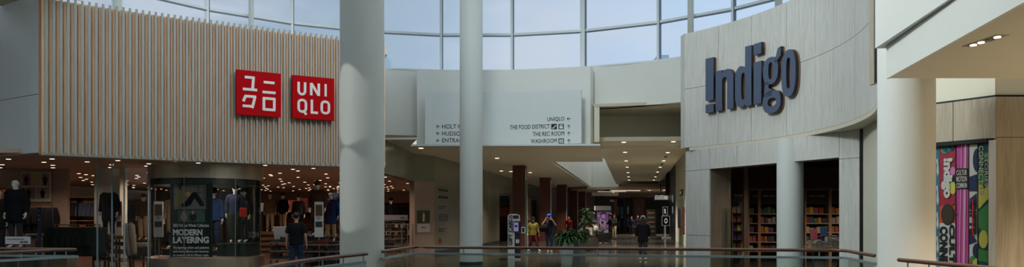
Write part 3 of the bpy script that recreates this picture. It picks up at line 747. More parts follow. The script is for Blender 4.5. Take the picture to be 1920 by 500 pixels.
for k in range(7):
    a, b2 = rowB[k], rowB[min(k+1, 6)] if k < 6 else (rowB[6][0]+.5, rowB[6][1]+3.4, 4.6)
    sl_pts.append(((a[0]+b2[0])/2, (a[1]+b2[1])/2, 4.6))
for i, p in enumerate(sl_pts):
    o = t if i == 0 else t.copy()
    if i: C.objects.link(o)
    o.location = p; o.rotation_euler = (0, 0, -.157)
# left ceiling lamps, one beside each column, and along the shop wall
lc = [(932, 296), (958, 321), (994, 323), (1045, 346), (1068, 356), (1082, 363), (940, 343), (800, 283), (830, 300)]
pl = [(X(px, 2.55*F/(HY-py)), 2.55*F/(HY-py), 4.2) for px, py in lc[:6]]+[(-3.4, 27.9, 4.2), (-2.0, 33.5, 4.2), (-.6, 42, 4.2)]
lamps(downlight('recessed_downlight', 'round downlight in the brownish corridor ceiling near the dark columns', .09, 'downlights in the left corridor ceiling'), pl)
pl = [(X(px, 2.3*F/(HY-py)), 2.3*F/(HY-py), 3.95) for px, py in ((1183, 359), (1176, 360.5), (1181, 363.5), (1232, 362), (1227, 364))]
pl = [(11.5, 67.5, 3.95), (12.2, 66.2, 3.95), (13.4, 65.8, 3.95), (14.4, 67.4, 3.95), (15.2, 66.6, 3.95), (9.6, 70.8, 3.93)]
lamps(downlight('recessed_downlight', 'small downlight in the low curved ceiling at the corridor end', .09, 'downlights in the far curved ceiling'), pl)
t = tag(MB().box((0, 0, -.01), (2.6, .3, .02)).build('strip_light', mat('strip_glow', (255, 230, 205), .5, noise=0, emit=.8)), 'pale strip light in the brown ceiling recess at the corridor end', 'light', 'strip lights in the far ceiling recess')
for i, p in enumerate(((9.9, 65.4, 3.925), (10.2, 66.8, 3.925), (9.2, 68.8, 3.925))):
    o = t if i == 0 else t.copy()
    if i: C.objects.link(o)
    o.location = p
# recess spots in the soffit above the drum opening
lamps(downlight('recessed_downlight', 'unlit round spot in the recess left of the curved oak wall', .12, 'unlit spots in the drum recess', glow=LAMPR), [(6.2, 29.4, 5.84), (6.35, 30.2, 5.84)])
# near fixture: four lamps in a long frame
nlz = 3.5; Yn = (nlz-EYE)*F/(HY-76); Xn = X(1847, Yn)
nl = thing('recessed_spot_fixture', 'long recessed fixture with four small lamps in the near cream soffit', 'light', (Xn, Yn, nlz), -1.5)
b = MB()
b.box((0, .06, -.004), (.52, .01, .008)); b.box((0, -.06, -.004), (.52, .01, .008)); b.box((-.26, 0, -.004), (.01, .13, .008)); b.box((.26, 0, -.004), (.01, .13, .008)); b.build('frame', LAMPR, nl)
MB().box((0, 0, -.002), (.5, .11, .004)).build('housing', mat('fixture_housing', (88, 80, 70), .5), nl)
for k in range(4):
    b = MB(); b.cyl((-.18+.12*k, 0, -.014), .032, .012, 20); b.build('lamp', LAMP if k in (0, 3, 1) else STEEL, nl)

# -- balustrades ------------------------------------------------------------------
def balustrade(name, label, path, post_every=1.25, cap0=True, zr=1.07):
    t = thing(name, label, 'railing', (path[0][0], path[0][1], 0)); o = Vector((path[0][0], path[0][1], 0))
    P = [Vector((p[0], p[1], 0))-o for p in path]
    up = Vector((0, 0, zr))
    b = MB(); pts = [p+up for p in P]; d0 = (pts[0]-pts[1]).normalized(); d1 = (pts[-1]-pts[-2]).normalized()
    rings = [(pts[0]+d0*.03, .012, .012), (pts[0]+d0*.015, .024, .024)]+[(p, .028, .028) for p in pts]+[(pts[-1]+d1*.015, .024, .024), (pts[-1]+d1*.03, .012, .012)]
    b.loft(rings, 14); h = b.build('handrail', HANDR, t, True)
    b = MB(); b.ribbon([(p.x, p.y) for p in P], .925, .965, .05)
    for v in b.bm.verts: pass
    b.build('top_channel', RAILM, t)
    b = MB(); b.ribbon([(p.x, p.y) for p in P], .06, .93, .018); b.build('glass_panel', GLASSG, t)
    b = MB(); b.ribbon([(p.x, p.y) for p in P], 0, .08, .06); b.build('base_channel', RAILM, t)
    # little brackets
    L = 0; nxt = .18
    for p, q in zip(P, P[1:]):
        s_ = (q-p).length
        while nxt < L+s_:
            c = p+(q-p)*((nxt-L)/s_); k = MB(); k.tube([c+Vector((0, 0, .96)), c+Vector((0, 0, zr-.02))], .011, 8); k.build('bracket', RAILM, t); nxt += post_every
        L += s_
    return t
balustrade('glass_balustrade', 'long straight glass railing with brown wooden handrail in front of the mall corridor', [(-2.13, 12.3), (-1.98, 13.3), (-1.9, 13.8), (-1.84, 14.0), (-1.6, 14.02), (0, 13.72), (2, 13.34), (4, 12.98), (5.4, 12.72), (5.6, 12.66), (5.62, 12.5), (5.5, 11.9), (5.36, 11.05)])
balustrade('glass_balustrade', 'curved glass railing whose end crosses the thick left column', spline2([(-2.6, 7.0), (-2.78, 8.5), (-2.72, 9.6), (-2.52, 10.6), (-2.25, 11.55)], 6), .62)
balustrade('glass_balustrade', 'glass railing with rounded end at the near right column', spline2([(5.16, 9.95), (5.24, 9.2), (5.32, 8.5), (5.36, 7.6)], 5), .42)
balustrade('glass_balustrade', 'narrow hairpin glass railing at the bottom left corner', [(-10.4, 13.5), (-9.1, 13.33), (-8.2, 13.2), (-7.75, 13.12), (-7.62, 13.03), (-7.66, 12.93), (-7.8, 12.8), (-8.1, 11.95), (-8.5, 11.3), (-9.1, 10.7)], .6)
# ================================================================== FIGURES
SKIN = mat('skin', (196, 148, 122), .55, noise=.03); SKIN2 = mat('skin_tan', (160, 112, 86), .55, noise=.03)
def cloth(name, rgb, **k): return mat('cloth_'+name, rgb, .9, noise=.14, scale=18, spec=.1, **k)
def plaid(name, a, b2, c3):
    if name in MATS: return MATS[name]
    m, nt, b = nm(name); tc = nt.nodes.new('ShaderNodeTexCoord')
    ck = nt.nodes.new('ShaderNodeTexChecker'); ck.inputs['Scale'].default_value = 24; ck.inputs['Color1'].default_value = srgb(*a); ck.inputs['Color2'].default_value = srgb(*b2)
    ck2 = nt.nodes.new('ShaderNodeTexChecker'); ck2.inputs['Scale'].default_value = 48; ck2.inputs['Color1'].default_value = (1, 1, 1, 1); ck2.inputs['Color2'].default_value = srgb(*c3)
    mx = nt.nodes.new('ShaderNodeMix'); mx.data_type = 'RGBA'; mx.blend_type = 'MULTIPLY'; mx.inputs[0].default_value = .5
    nt.links.new(tc.outputs['Object'], ck.inputs[0]); nt.links.new(tc.outputs['Object'], ck2.inputs[0]); nt.links.new(ck.outputs[0], mx.inputs[6]); nt.links.new(ck2.outputs[0], mx.inputs[7])
    nt.links.new(mx.outputs[2], b.inputs['Base Color']); b.inputs['Roughness'].default_value = .9; MATS[name] = m; return m
V = Vector
BASE = dict(pel=(0, 0, .93), waist=(0, 0, 1.09), chest=(0, .0, 1.29), neckb=(0, -.01, 1.44), neck=(0, .0, 1.51), jaw=(0, .02, 1.565), skull=(0, .012, 1.655), crown=(0, .005, 1.73),
    shL=(-.175, 0, 1.40), elL=(-.235, -.02, 1.13), wrL=(-.245, .05, .89), shR=(.175, 0, 1.40), elR=(.235, -.02, 1.13), wrR=(.245, .05, .89),
    hipL=(-.09, 0, .89), knL=(-.105, .02, .49), anL=(-.11, -.02, .085), toL=(-.13, .14, .03), hipR=(.09, 0, .89), knR=(.105, .02, .49), anR=(.11, -.02, .085), toR=(.13, .14, .03))
def pose(**k):
    d = dict(BASE); d.update(k); return {a: V(b) for a, b in d.items()}
def body_mesh(J, mannequin=False):
    """one continuous skinned body: trunk, head with nose and ears, arms, five-fingered hands, legs, feet"""
    vs_, es, rad = [], [], []
    def add(p, r, par=None):
        vs_.append(tuple(p)); rad.append(r if isinstance(r, tuple) else (r, r))
        if par is not None: es.append((par, len(vs_)-1))
        return len(vs_)-1
    pel = add(J['pel'], (.13, .1)); wa = add(J['waist'], (.12, .09), pel); ch = add(J['chest'], (.14, .105), wa); nb = add(J['neckb'], (.075, .065), ch)
    ne = add(J['neck'], .052, nb); ja = add(J['jaw'], (.062, .07), ne); sk = add(J['skull'], (.078, .096), ja); cr = add(J['crown'], (.052, .066), sk)
    fwd = J['skull']-J['jaw']; f = V(J.get('face', (0, 1, 0))); f.normalize(); sd = f.cross(V((0, 0, 1))).normalized()
    mid = J['jaw'].lerp(J['skull'], .45)
    add(mid+f*.112, .011, ja)
    for s_ in (1, -1): add(mid+sd*.088*s_+V((0, 0, .015)), (.012, .02), sk)
    for s_ in 'LR':
        sh = add(J['sh'+s_], .058, ch); m1 = add(J['sh'+s_].lerp(J['el'+s_], .45), .047, sh); el = add(J['el'+s_], .038, m1)
        m2 = add(J['el'+s_].lerp(J['wr'+s_], .35), .038, el); wr = add(J['wr'+s_], .024, m2)
        d = (J['wr'+s_]-J['el'+s_]).normalized(); sx = V((1, 0, 0)) if s_ == 'L' else V((-1, 0, 0)); fw = V((0, 1, 0))
        if abs(d.y) > .8: fw = V((0, 0, 1))
        pa = add(J['wr'+s_]+d*.055, (.02, .034), wr)
        for k, L in ((-1.5, .068), (-.5, .08), (.5, .085), (1.5, .075)):
            a = add(J['wr'+s_]+d*.09+fw*k*.019, .0085, pa); b = add(J['wr'+s_]+d*(.09+L*.5)+fw*k*.021+sx*.012, .008, a); add(J['wr'+s_]+d*(.09+L*.85)+fw*k*.021+sx*.034, .007, b)
        a = add(J['wr'+s_]+d*.035+fw*.038+sx*.01, .011, pa); add(J['wr'+s_]+d*.07+fw*.055+sx*.02, .009, a)
        hp = add(J['hip'+s_], .088, pel); m = add(J['hip'+s_].lerp(J['kn'+s_], .5), .072, hp); kn = add(J['kn'+s_], .052, m)
        m = add(J['kn'+s_].lerp(J['an'+s_], .32), .052, kn); an = add(J['an'+s_], .035, m); add(J['to'+s_], (.038, .024), an)
    me = bpy.data.meshes.new('body'); me.from_pydata(vs_, es, []); o = bpy.data.objects.new('body', me); C.objects.link(o)
    sm = o.modifiers.new('s', 'SKIN'); sl_ = me.skin_vertices[0].data
    for i, r in enumerate(rad): sl_[i].radius = r
    sl_[0].use_root = True
    sm.use_smooth_shade = True; sb = o.modifiers.new('b', 'SUBSURF'); sb.levels = 1; sb.render_levels = 1
    me2 = bpy.data.meshes.new_from_object(o.evaluated_get(bpy.context.evaluated_depsgraph_get()))
    bpy.data.objects.remove(o); 
    for p in me2.polygons: p.use_smooth = True
    return me2
def mesh_obj(me, name, m, par):
    me.materials.clear(); me.materials.append(m); o = bpy.data.objects.new(name, me); C.objects.link(o); o.parent = par; me.name = name; return o
def limb(mb, pts, radii, n=12):
    P, R = [], []
    for i in range(len(pts)-1):
        for k in range(4):
            P.append(pts[i].lerp(pts[i+1], k/4)); R.append(radii[i]+(radii[i+1]-radii[i])*k/4)
    P.append(pts[-1]); R.append(radii[-1])
    Q = [P[0]]+[P[i-1]*.25+P[i]*.5+P[i+1]*.25 for i in range(1, len(P)-1)]+[P[-1]]
    d0 = (Q[0]-Q[1]).normalized()
    mb.loft([(Q[0]+d0*R[0]*.7, R[0]*.5, R[0]*.5)]+[(p, r, r) for p, r in zip(Q, R)], n)
def top(J, name, m, par, sleeve=1.0, hem=.86, puff=1.0, length=None, flare=1.0, wrist=.045):
    mb = MB(); hemz = length if length else J['pel'].z-.06
    c0 = J['pel']; rings = []
    lean = J['chest']-J['waist']
    rings.append((V((c0.x, c0.y, hemz)), .165*puff*flare, .12*puff*flare))
    rings.append((V((c0.x, c0.y, max(hemz+.02, c0.z))), .168*puff, .125*puff))
    rings.append((J['waist'], .155*puff, .115*puff)); rings.append((J['chest'], .185*puff, .13*puff))
    rings.append((J['chest'].lerp(J['neckb'], .6), .175*puff, .115*puff)); rings.append((J['neckb']+V((0, 0, -.01)), .13, .098)); rings.append((J['neckb']+V((0, 0, .045)), .068, .066))
    out = []
    for a, b in zip(rings, rings[1:]):
        for k in range(4):
            t = k/4; bul = 1+(.035*math.sin(k*PI/4) if puff > 1.1 else 0)
            out.append((a[0].lerp(b[0], t), (a[1]+(b[1]-a[1])*t)*bul, (a[2]+(b[2]-a[2])*t)*bul))
    out.append(rings[-1]); mb.loft(out, 20, horiz=True)
    nk = J['neckb']; limb(mb, [J['shL'], nk+V((0, 0, -.035)), J['shR']], [.078*puff, .085, .078*puff])
    for s_ in 'LR':
        sh, el, wr = J['sh'+s_], J['el'+s_], J['wr'+s_]
        if sleeve <= .5: limb(mb, [sh+V((0, 0, -.005)), sh.lerp(el, .95*sleeve*2)], [.078*puff, .066*puff])
        else: limb(mb, [sh, el, el.lerp(wr, (sleeve-.5)*2)], [.078*puff, .06*puff, wrist*puff])
    return mb.build(name, m, par, True)
def trousers(J, name, m, par, wide=1.0, cuff=1.0):
    mb = MB(); p = J['pel']
    hm = (J['hipL']+J['hipR'])/2
    mb.loft([(hm+V((0, 0, -.1)), .12, .09), (hm+V((0, 0, -.04)), .16, .115), (p+V((0, 0, .0)), .165, .118), (J['waist']+V((0, 0, -.05)), .148, .108), (J['waist'], .14, .1)], 16, horiz=True)
    for s_ in 'LR':
        limb(mb, [J['hip'+s_], J['kn'+s_], J['kn'+s_].lerp(J['an'+s_], .93*cuff)], [.1*wide, .068*wide, .056*wide])
    return mb.build(name, m, par, True)
def shoes(J, m, par, sole=None):
    for s_ in 'LR':
        a, t = J['an'+s_], J['to'+s_]; mb = MB(); d = (t-a); d.z = 0; d = d.normalized() if d.length > 1e-4 else V((0, 1, 0)); zb = min(a.z, t.z)-.0
        z0 = t.z-.0
        mb.loft([(V((a.x, a.y, z0))-d*.065, .026, .03), (V((a.x, a.y, z0+.018))-d*.04, .042, .042), (V((a.x, a.y, z0+.02))+d*.03, .044, .044), (V((a.x, a.y, z0+.012))+d*.11, .046, .034), (V((a.x, a.y, z0+.004))+d*.17, .042, .026), (V((a.x, a.y, z0))+d*.2, .02, .014)], 12)
        mb.build('shoe', m, par, True)
def hair(J, m, par, style='short'):
    mb = MB(); c = J['skull']; f = V(J.get('face', (0, 1, 0))).normalized(); up = V((0, 0, 1)); rz = math.atan2(f.y, f.x)-PI/2
    if style == 'short':
        mb.ball(c-f*.038+up*.04, (.192, .2, .18), 16, rz)
    elif style == 'long':
        mb.ball(c-f*.02+up*.022, (.215, .235, .21), 16, rz)
        mb.loft([(c-f*.03+up*.05, .1, .1), (c-f*.05-up*.05, .125, .085), (c-f*.07-up*.16, .14, .07), (c-f*.085-up*.27, .135, .055), (c-f*.08-up*.33, .09, .03)], 16, horiz=True)
    return mb.build('hair', m, par, True)
def cap(J, m, par, brim=True, name='cap', back=False, beanie=False, wide=False):
    mb = MB(); c = J['skull']; f = V(J.get('face', (0, 1, 0))).normalized(); up = V((0, 0, 1)); rz = math.atan2(f.y, f.x)-PI/2
    mb.ball(c+up*.045-f*.008, (.205, .232, .17 if not beanie else .21), 18, rz)
    if beanie: mb.loft([(c+up*.01, .106, .118), (c+up*.05, .108, .12)], 18, horiz=True)
    if wide: mb.loft([(c+up*.035, .17, .18), (c+up*.05, .17, .18), (c+up*.06, .1, .11)], 18, horiz=True)
    elif brim: mb.box(c+up*.04+f*.15, (.15, .12, .015), rz, bev=.006)
    return mb.build(name, m, par, True)
def eyes(J, par):
    f = V(J.get('face', (0, 1, 0))).normalized(); sd = f.cross(V((0, 0, 1))).normalized(); c = J['jaw'].lerp(J['skull'], .62)
    for s_ in (1, -1): MB().ball(c+f*.083+sd*.032*s_, (.022, .012, .014), 8, math.atan2(f.y, f.x)-PI/2).build('eye', INK, par, True)
def figure(name, label, cat, loc, rz, h, J, skin=SKIN, group=None):
    t = thing(name, label, cat, loc, rz, group); t.scale = (h/1.755,)*3
    mesh_obj(body_mesh(J), 'body', skin, t); return t
HB, HK = mat('hair_brown', (44, 28, 21), .7, noise=.2, scale=30), mat('hair_black', (30, 26, 24), .6, noise=.2, scale=30)
NAVY, DENIM, DENIML = cloth('navy', (34, 40, 58)), cloth('denim', (44, 58, 82)), cloth('denim_light', (92, 112, 138))
BLK, CHAR, OLV, KHK, BRN, TAN, MAROON = cloth('black', (26, 27, 30)), cloth('charcoal', (52, 54, 58)), cloth('olive', (46, 50, 40)), cloth('khaki', (176, 158, 128)), cloth('brown', (84, 60, 44)), cloth('tan', (160, 136, 106)), cloth('maroon', (84, 28, 36))
DGRN, WHT, BLUEJ = cloth('dark_green', (30, 44, 38)), cloth('white', (214, 210, 204)), cloth('blue_jacket', (38, 58, 98))
WSH = mat('white_shoe', (224, 222, 216), .6); BSH = mat('black_shoe', (30, 28, 28), .5)

# customer seen from behind
J = pose(elL=(-.25, -.03, 1.14), wrL=(-.27, .03, .9), elR=(.25, -.03, 1.14), wrR=(.27, .04, .9), knR=(.1, .09, .5), toL=(-.12, .15, .03))
p = figure('person', 'person from behind in dark t-shirt and jeans, walking towards the clothing shop', 'person', (X(555.5, 20.6), 20.6, 0), .1, 1.74, J)
top(J, 'shirt', BLK, p, .42, puff=1.12); trousers(J, 'jeans', DENIM, p); shoes(J, WSH, p); hair(J, HK, p)
# plaid overshirt and cap
J = pose(knL=(-.17, .1, .5), anL=(-.27, .12, .085), toL=(-.32, .27, .03), knR=(.13, -.0, .5), anR=(.2, -.12, .1), toR=(.22, .04, .04), elL=(-.27, -.04, 1.14), wrL=(-.3, .03, .9), elR=(.26, -.06, 1.15), wrR=(.28, .04, .92), face=(.3, 1, -.1))
p = figure('person', 'person in black and yellow checked overshirt, dark cap and maroon trousers striding past the kiosk', 'person', (X(999.5, 35.5), 35.5, 0), PI+.15, 1.6, J)
top(J, 'checked_overshirt', plaid('plaid_yellow', (150, 136, 40), (20, 20, 20), (60, 56, 40)), p, .98, puff=1.15, length=.8); trousers(J, 'trousers', MAROON, p); shoes(J, WSH, p); cap(J, BLK, p); hair(J, HK, p); eyes(J, p)
J = pose()
p = figure('person', 'person mostly hidden behind the checked overshirt, dark hair and dark top', 'person', (X(990.5, 37.6), 37.6, 0), PI, 1.72, J, SKIN2)
top(J, 'jumper', OLV, p); trousers(J, 'trousers', CHAR, p); shoes(J, BSH, p); hair(J, HK, p); eyes(J, p)
# blue cap, both hands up at the face, shoulder bag
J = pose(elL=(-.33, .12, 1.22), wrL=(-.16, .24, 1.5), elR=(.33, .12, 1.22), wrR=(.16, .24, 1.5), knL=(-.12, .05, .5), knR=(.08, -.02, .5), anR=(.06, -.08, .085), toR=(.05, .08, .03))
p = figure('person', 'person in bright blue cap and navy t-shirt lifting both hands to the face', 'person', (X(1029.5, 34.5), 34.5, 0), PI-.1, 1.74, J)
top(J, 'shirt', NAVY, p, .42, puff=1.1); trousers(J, 'jeans', DENIM, p); shoes(J, WSH, p); cap(J, cloth('cap_blue', (30, 70, 190)), p); hair(J, HK, p); eyes(J, p)
bg = thing('shoulder_bag', 'big black shoulder bag hanging from the person in the blue cap', 'bag', (X(1020.5, 34.42), 34.3, .93))
b = MB(); b.loft([((0, 0, 0), .14, .06), ((0, 0, .04), .22, .1), ((0, 0, .2), .24, .11), ((0, 0, .32), .18, .07), ((0, 0, .36), .06, .03)], 18, horiz=True); b.build('bag_body', BLK, bg, True)
b = MB(); b.tube([(.02, 0, .3), (.1, .03, .46), (.22, .08, .54), (.26, .2, .5)], .015); b.build('strap', BLK, bg, True)
# woman walking away
J = pose(knL=(-.1, .1, .52), anL=(-.1, .06, .09), toL=(-.11, .22, .03), knR=(.1, -.04, .48), anR=(.1, -.26, .2), toR=(.11, -.15, .05), elL=(-.25, .06, 1.15), wrL=(-.24, .16, .95), elR=(.25, .06, 1.15), wrR=(.24, .16, .95))
p = figure('person', 'person with long brown hair in a dark jacket walking away down the corridor', 'person', (X(1205.5, 28.2), 28.2, 0), -.16, 1.66, J)
top(J, 'jacket', BLK, p, .98, puff=1.16, length=.74, flare=1.15); trousers(J, 'trousers', CHAR, p, 1.12); shoes(J, WSH, p); hair(J, HB, p, 'long')
# two standing by the purple display
J = pose(elL=(-.24, .04, 1.15), wrL=(-.14, .24, 1.16), elR=(.24, .04, 1.15), wrR=(.14, .24, 1.16), face=(0, 1, -.25))
p = figure('person', 'person in black top and dark trousers facing the purple display, looking down', 'person', (X(1144.5, 50), 50, 0), 1.1, 1.78, J)
top(J, 'jumper', BLK, p); trousers(J, 'trousers', CHAR, p, 1.1); shoes(J, WSH, p); hair(J, HK, p)
p = figure('person', 'person in dark top and pale trousers standing just right of the purple display', 'person', (X(1152, 53.5), 53.5, 0), 2.2, 1.8, J, SKIN2)
top(J, 'jumper', CHAR, p); trousers(J, 'trousers', TAN, p); shoes(J, BSH, p); hair(J, HB, p); eyes(J, p)
# far figures
J = pose()
for px, Y, h, lab, m in ((1184, 66, 1.6, 'far person in dark clothes left of the red brick panel', NAVY), (1196, 62, 1.72, 'far person in black partly hidden behind the long-haired walker', BLK), (1066, 57, 1.6, 'far person in a red top between the third and fourth dark columns', cloth('red', (130, 26, 26)))):
    p = figure('person', lab, 'person', (X(px, Y), Y, 0), PI, h, J); top(J, 'jumper', m, p); trousers(J, 'trousers', CHAR, p); shoes(J, BSH, p); hair(J, HK, p); eyes(J, p)
# seated
SIT = dict(pel=(0, 0, .53), waist=(0, -.04, .7), chest=(0, -.05, .9), neckb=(0, -.04, 1.06), neck=(0, -.02, 1.13), jaw=(0, .01, 1.185), skull=(0, .01, 1.275), crown=(0, .0, 1.35),
    shL=(-.175, -.04, 1.02), elL=(-.24, .02, .78), wrL=(-.14, .22, .78), shR=(.175, -.04, 1.02), elR=(.24, .02, .78), wrR=(.14, .22, .78),
    hipL=(-.09, .03, .5), knL=(-.12, .43, .5), anL=(-.12, .42, .085), toL=(-.12, .57, .03), hipR=(.09, .03, .5), knR=(.12, .43, .5), anR=(.12, .44, .085), toR=(.12, .59, .03))
def armchair(loc, rz, label, m, w=.78, d=.8, h=.78):
    t = thing('lounge_chair', label, 'chair', loc, rz)
    MB().box((0, .04, .32), (w-.2, d-.18, .2), bev=.03).build('seat', m, t); MB().box((0, -d/2+.08, h/2+.04), (w, .16, h-.1), bev=.03).build('backrest', m, t)
    for s_ in (1, -1): MB().box((s_*(w/2-.06), .02, .34), (.12, d-.06, .5), bev=.02).build('armrest', m, t)
    for a in (1, -1):
        for c in (1, -1): MB().cyl((a*(w/2-.08), c*(d/2-.1), 0), .02, .1, 10).build('leg', BLACK, t)
    return t
CH1 = mat('chair_charcoal', (46, 46, 48), .7); CH2 = mat('chair_grey', (84, 82, 78), .7)
armchair((X(1121.5, 46), 46, 0), -1.2, 'dark lounge chair holding the seated person in the white top', CH1)
J = pose(**SIT, face=(0, 1, -.2)); p = figure('person', 'seated person in a white top reading in the dark lounge chair', 'person', (X(1118.5, 46), 46, -.03), -1.2, 1.74, J)
top(J, 'sweater', WHT, p, length=.5); trousers(J, 'trousers', CHAR, p); shoes(J, WSH, p); hair(J, HK, p); eyes(J, p)
armchair((X(1132.5, 49), 49, 0), -1.2, 'dark lounge chair directly in front of the purple display', CH1)
p = figure('person', 'seated person in a pale top just in front of the purple display', 'person', (X(1130.5, 49), 49, -.03), -1.2, 1.7, J)
top(J, 'sweater', cloth('grey_top', (150, 146, 150)), p, length=.5); trousers(J, 'trousers', CHAR, p); shoes(J, BSH, p); hair(J, HB, p); eyes(J, p)
J2 = dict(SIT); J2.update(knR=(.02, .46, .62), anR=(-.16, .62, .36), toR=(-.22, .74, .36)); J = pose(**J2)
armchair((X(1102, 36), 36, 0), -1.35, 'dark lounge chair nearest the glass railing, beside the grey planter', CH2, w=.85)
p = figure('person', 'seated person with crossed legs in brown trousers, nearest lounge chair, reading a paper', 'person', (X(1101, 36), 36, -.03), -1.35, 1.74, J, SKIN2)
top(J, 'shirt', CHAR, p, .98, length=.5); trousers(J, 'trousers', cloth('rust', (110, 72, 52)), p); shoes(J, WSH, p); hair(J, HK, p); eyes(J, p)
t = thing('newspaper', 'white open paper held by the person in the nearest lounge chair', 'newspaper', (X(1105, 35.8), 35.75, .85), -1.0)
b = MB(); b.box((-.13, 0, .1), (.26, .01, .32), .25); b.box((.13, 0, .1), (.26, .01, .32), -.25); b.build('pages', mat('paper', (212, 208, 198), .9), t)

# ------------------------------------------------------------------ mannequins
def mann(px, Y, z, label, h=1.84, rz=PI, face=(0, 1, 0), J=None):
    J = J or pose(elL=(-.25, -.05, 1.14), wrL=(-.26, .02, .9), elR=(.25, -.05, 1.14), wrR=(.26, .02, .9), face=face)
    return figure('mannequin', label, 'mannequin', (X(px, Y), Y, z), rz, h, J, MANQ), J
m_, J = mann(30, 20.1, .78, 'white mannequin in a long black quilted parka at the far left', 1.88)
top(J, 'parka', BLK, m_, .98, puff=1.35, length=.66); trousers(J, 'trousers', CHAR, m_)
m_, J = mann(-2, 20.6, .6, 'mannequin in an olive quilted coat cut by the left edge of the picture', 1.8)
top(J, 'parka', OLV, m_, .98, puff=1.35, length=.7); trousers(J, 'trousers', CHAR, m_)
m_, J = mann(204.5, 23.9, .83, 'white mannequin in black hooded coat standing before the pale shop pillar', 1.86)
top(J, 'coat', BLK, m_, .98, puff=1.25, length=.62); trousers(J, 'trousers', BLK, m_)
m_, J = mann(269, 29.5, .72, 'mannequin with brown hat, brown jacket and wide beige trousers', 1.8)
top(J, 'jacket', BRN, m_, .98, puff=1.12, length=.82); trousers(J, 'trousers', KHK, m_, 1.3); cap(J, BRN, m_, name='hat', wide=True)
m_, J = mann(441, 23.4, .82, 'mannequin with dark beret, red shoulder bag and wide dark trousers in the curved display window', 1.8, PI+.3)
top(J, 'jacket', NAVY, m_, .98, puff=1.1, length=.85); trousers(J, 'trousers', OLV, m_, 1.35); cap(J, NAVY, m_, name='beret', brim=False)
MB().box((-.24, .1, .92), (.22, .1, .3), bev=.03).build('red_bag', cloth('bag_red', (150, 36, 28)), m_)
m_, J = mann(457, 24.1, .8, 'mannequin with black cap and black coat in the curved display window', 1.74, PI-.4)
top(J, 'coat', BLK, m_, .98, puff=1.15, length=.6); trousers(J, 'trousers', CHAR, m_); cap(J, BLK, m_)
m_, J = mann(401, 24.0, .55, 'mannequin in a blue quilted jacket and jeans behind the lettered glass', 1.98, PI)
top(J, 'jacket', BLUEJ, m_, .98, puff=1.3, length=.84); trousers(J, 'jeans', DENIM, m_, 1.15); cap(J, NAVY, m_, name='beanie', beanie=True, brim=False)
m_, J = mann(325, 24.2, .6, 'mannequin in a long tan coat at the left side of the curved display window', 1.86, PI)
top(J, 'coat', TAN, m_, .98, puff=1.15, length=.5); trousers(J, 'trousers', CHAR, m_)
m_, J = mann(506.5, 34, .95, 'mannequin in a khaki quilted jacket and cream trousers on the wooden display', 1.74, PI)
top(J, 'jacket', cloth('khaki_jacket', (120, 108, 84)), m_, .98, puff=1.3, length=.84); trousers(J, 'trousers', KHK, m_, 1.1)
m_, J = mann(531, 34, .95, 'mannequin in a black open jacket and cap on the wooden display', 1.74, PI-.5)
top(J, 'jacket', BLK, m_, .98, puff=1.15, length=.8); trousers(J, 'trousers', KHK, m_, 1.1); cap(J, BRN, m_)
m_, J = mann(595, 25.5, .98, 'tall mannequin with brown beanie and brown coat, highest in the shop', 1.86, PI)
top(J, 'coat', BRN, m_, .98, puff=1.2, length=.55); trousers(J, 'trousers', CHAR, m_); cap(J, BRN, m_, name='beanie', beanie=True, brim=False)
m_, J = mann(620.5, 26.4, .76, 'mannequin in a blue coat over a maroon jumper with khaki trousers', 1.76, PI)
top(J, 'coat', BLUEJ, m_, .98, puff=1.2, length=.62); trousers(J, 'trousers', TAN, m_, 1.1)
MB().box((0, .15, 1.15), (.13, .02, .42), bev=.008).build('jumper_front', MAROON, m_)
m_, J = mann(636, 27.2, .9, 'mannequin in dark blue half hidden by the thick left column', 1.9, PI)
top(J, 'coat', NAVY, m_, .98, puff=1.2, length=.62); trousers(J, 'trousers', CHAR, m_)
m_, J = mann(733, 33, .75, 'mannequin bust in a dark jumper above the shelves right of the thick column', 1.7, PI)
top(J, 'jumper', BLK, m_); trousers(J, 'trousers', CHAR, m_); cap(J, BLK, m_)
m_, J = mann(560, 31, .85, 'dark-dressed mannequin just behind the customer in the black t-shirt', 1.7, PI)
top(J, 'coat', CHAR, m_, .98, puff=1.15); trousers(J, 'trousers', BLK, m_); cap(J, BRN, m_, name='beanie', beanie=True, brim=False)
# ================================================================== THINGS IN THE CLOTHING SHOP
SHB = mat('shelf_black', (38, 34, 32), .5); GREENP = mat('display_green', (28, 46, 40), .5)
WOODT = wood('table_wood', (108, 74, 50), (136, 98, 68), (2, 8, 8))
def plinth(px, Y, w, d, h, label, m, name='display_plinth'):
    t = thing(name, label, 'display stand', (X(px, Y), Y, 0))
    MB().box((0, 0, h/2-.015), (w, d, h-.03), bev=.008).build('base', m, t); MB().box((0, 0, h-.015), (w+.04, d+.04, .03)).build('top', m if name == 'display_plinth' else WOODT, t); return t
plinth(24, 20.3, 1.1, .8, .6, 'dark display plinth under the olive coated mannequin at the left edge', SHB) if False else None
plinth(30, 20.1, .62, .7, .78, 'black display plinth under the mannequin in the long black parka', SHB)
plinth(-6, 20.7, .5, .6, .6, 'low black plinth under the olive coat at the left edge', SHB)
plinth(401, 24.05, .46, .5, .55, 'dark plinth under the blue quilted jacket in the curved window', GREENP)
plinth(325, 24.2, .5, .5, .6, 'plinth under the long tan coat in the curved window', SHB)
plinth(448, 23.75, 1.0, 1.0, .8, 'wide dark green plinth under the two mannequins in the curved window', GREENP)
plinth(270, 29.5, 1.0, .8, .72, 'dark wood plinth under the mannequin with the brown hat', SHB)
plinth(595, 25.5, .7, .6, .98, 'tall dark plinth under the mannequin with the brown coat', SHB)
plinth(628, 26.8, 1.2, 1.3, .745, 'wide dark plinth under the blue coated mannequin', SHB)
MB().box((X(636, 27.2), 27.2, .82), (.4, .4, .14)).build('riser', SHB).name = 'riser'
tag(bpy.data.objects['riser'], 'small riser block under the half hidden dark blue mannequin', 'display stand')
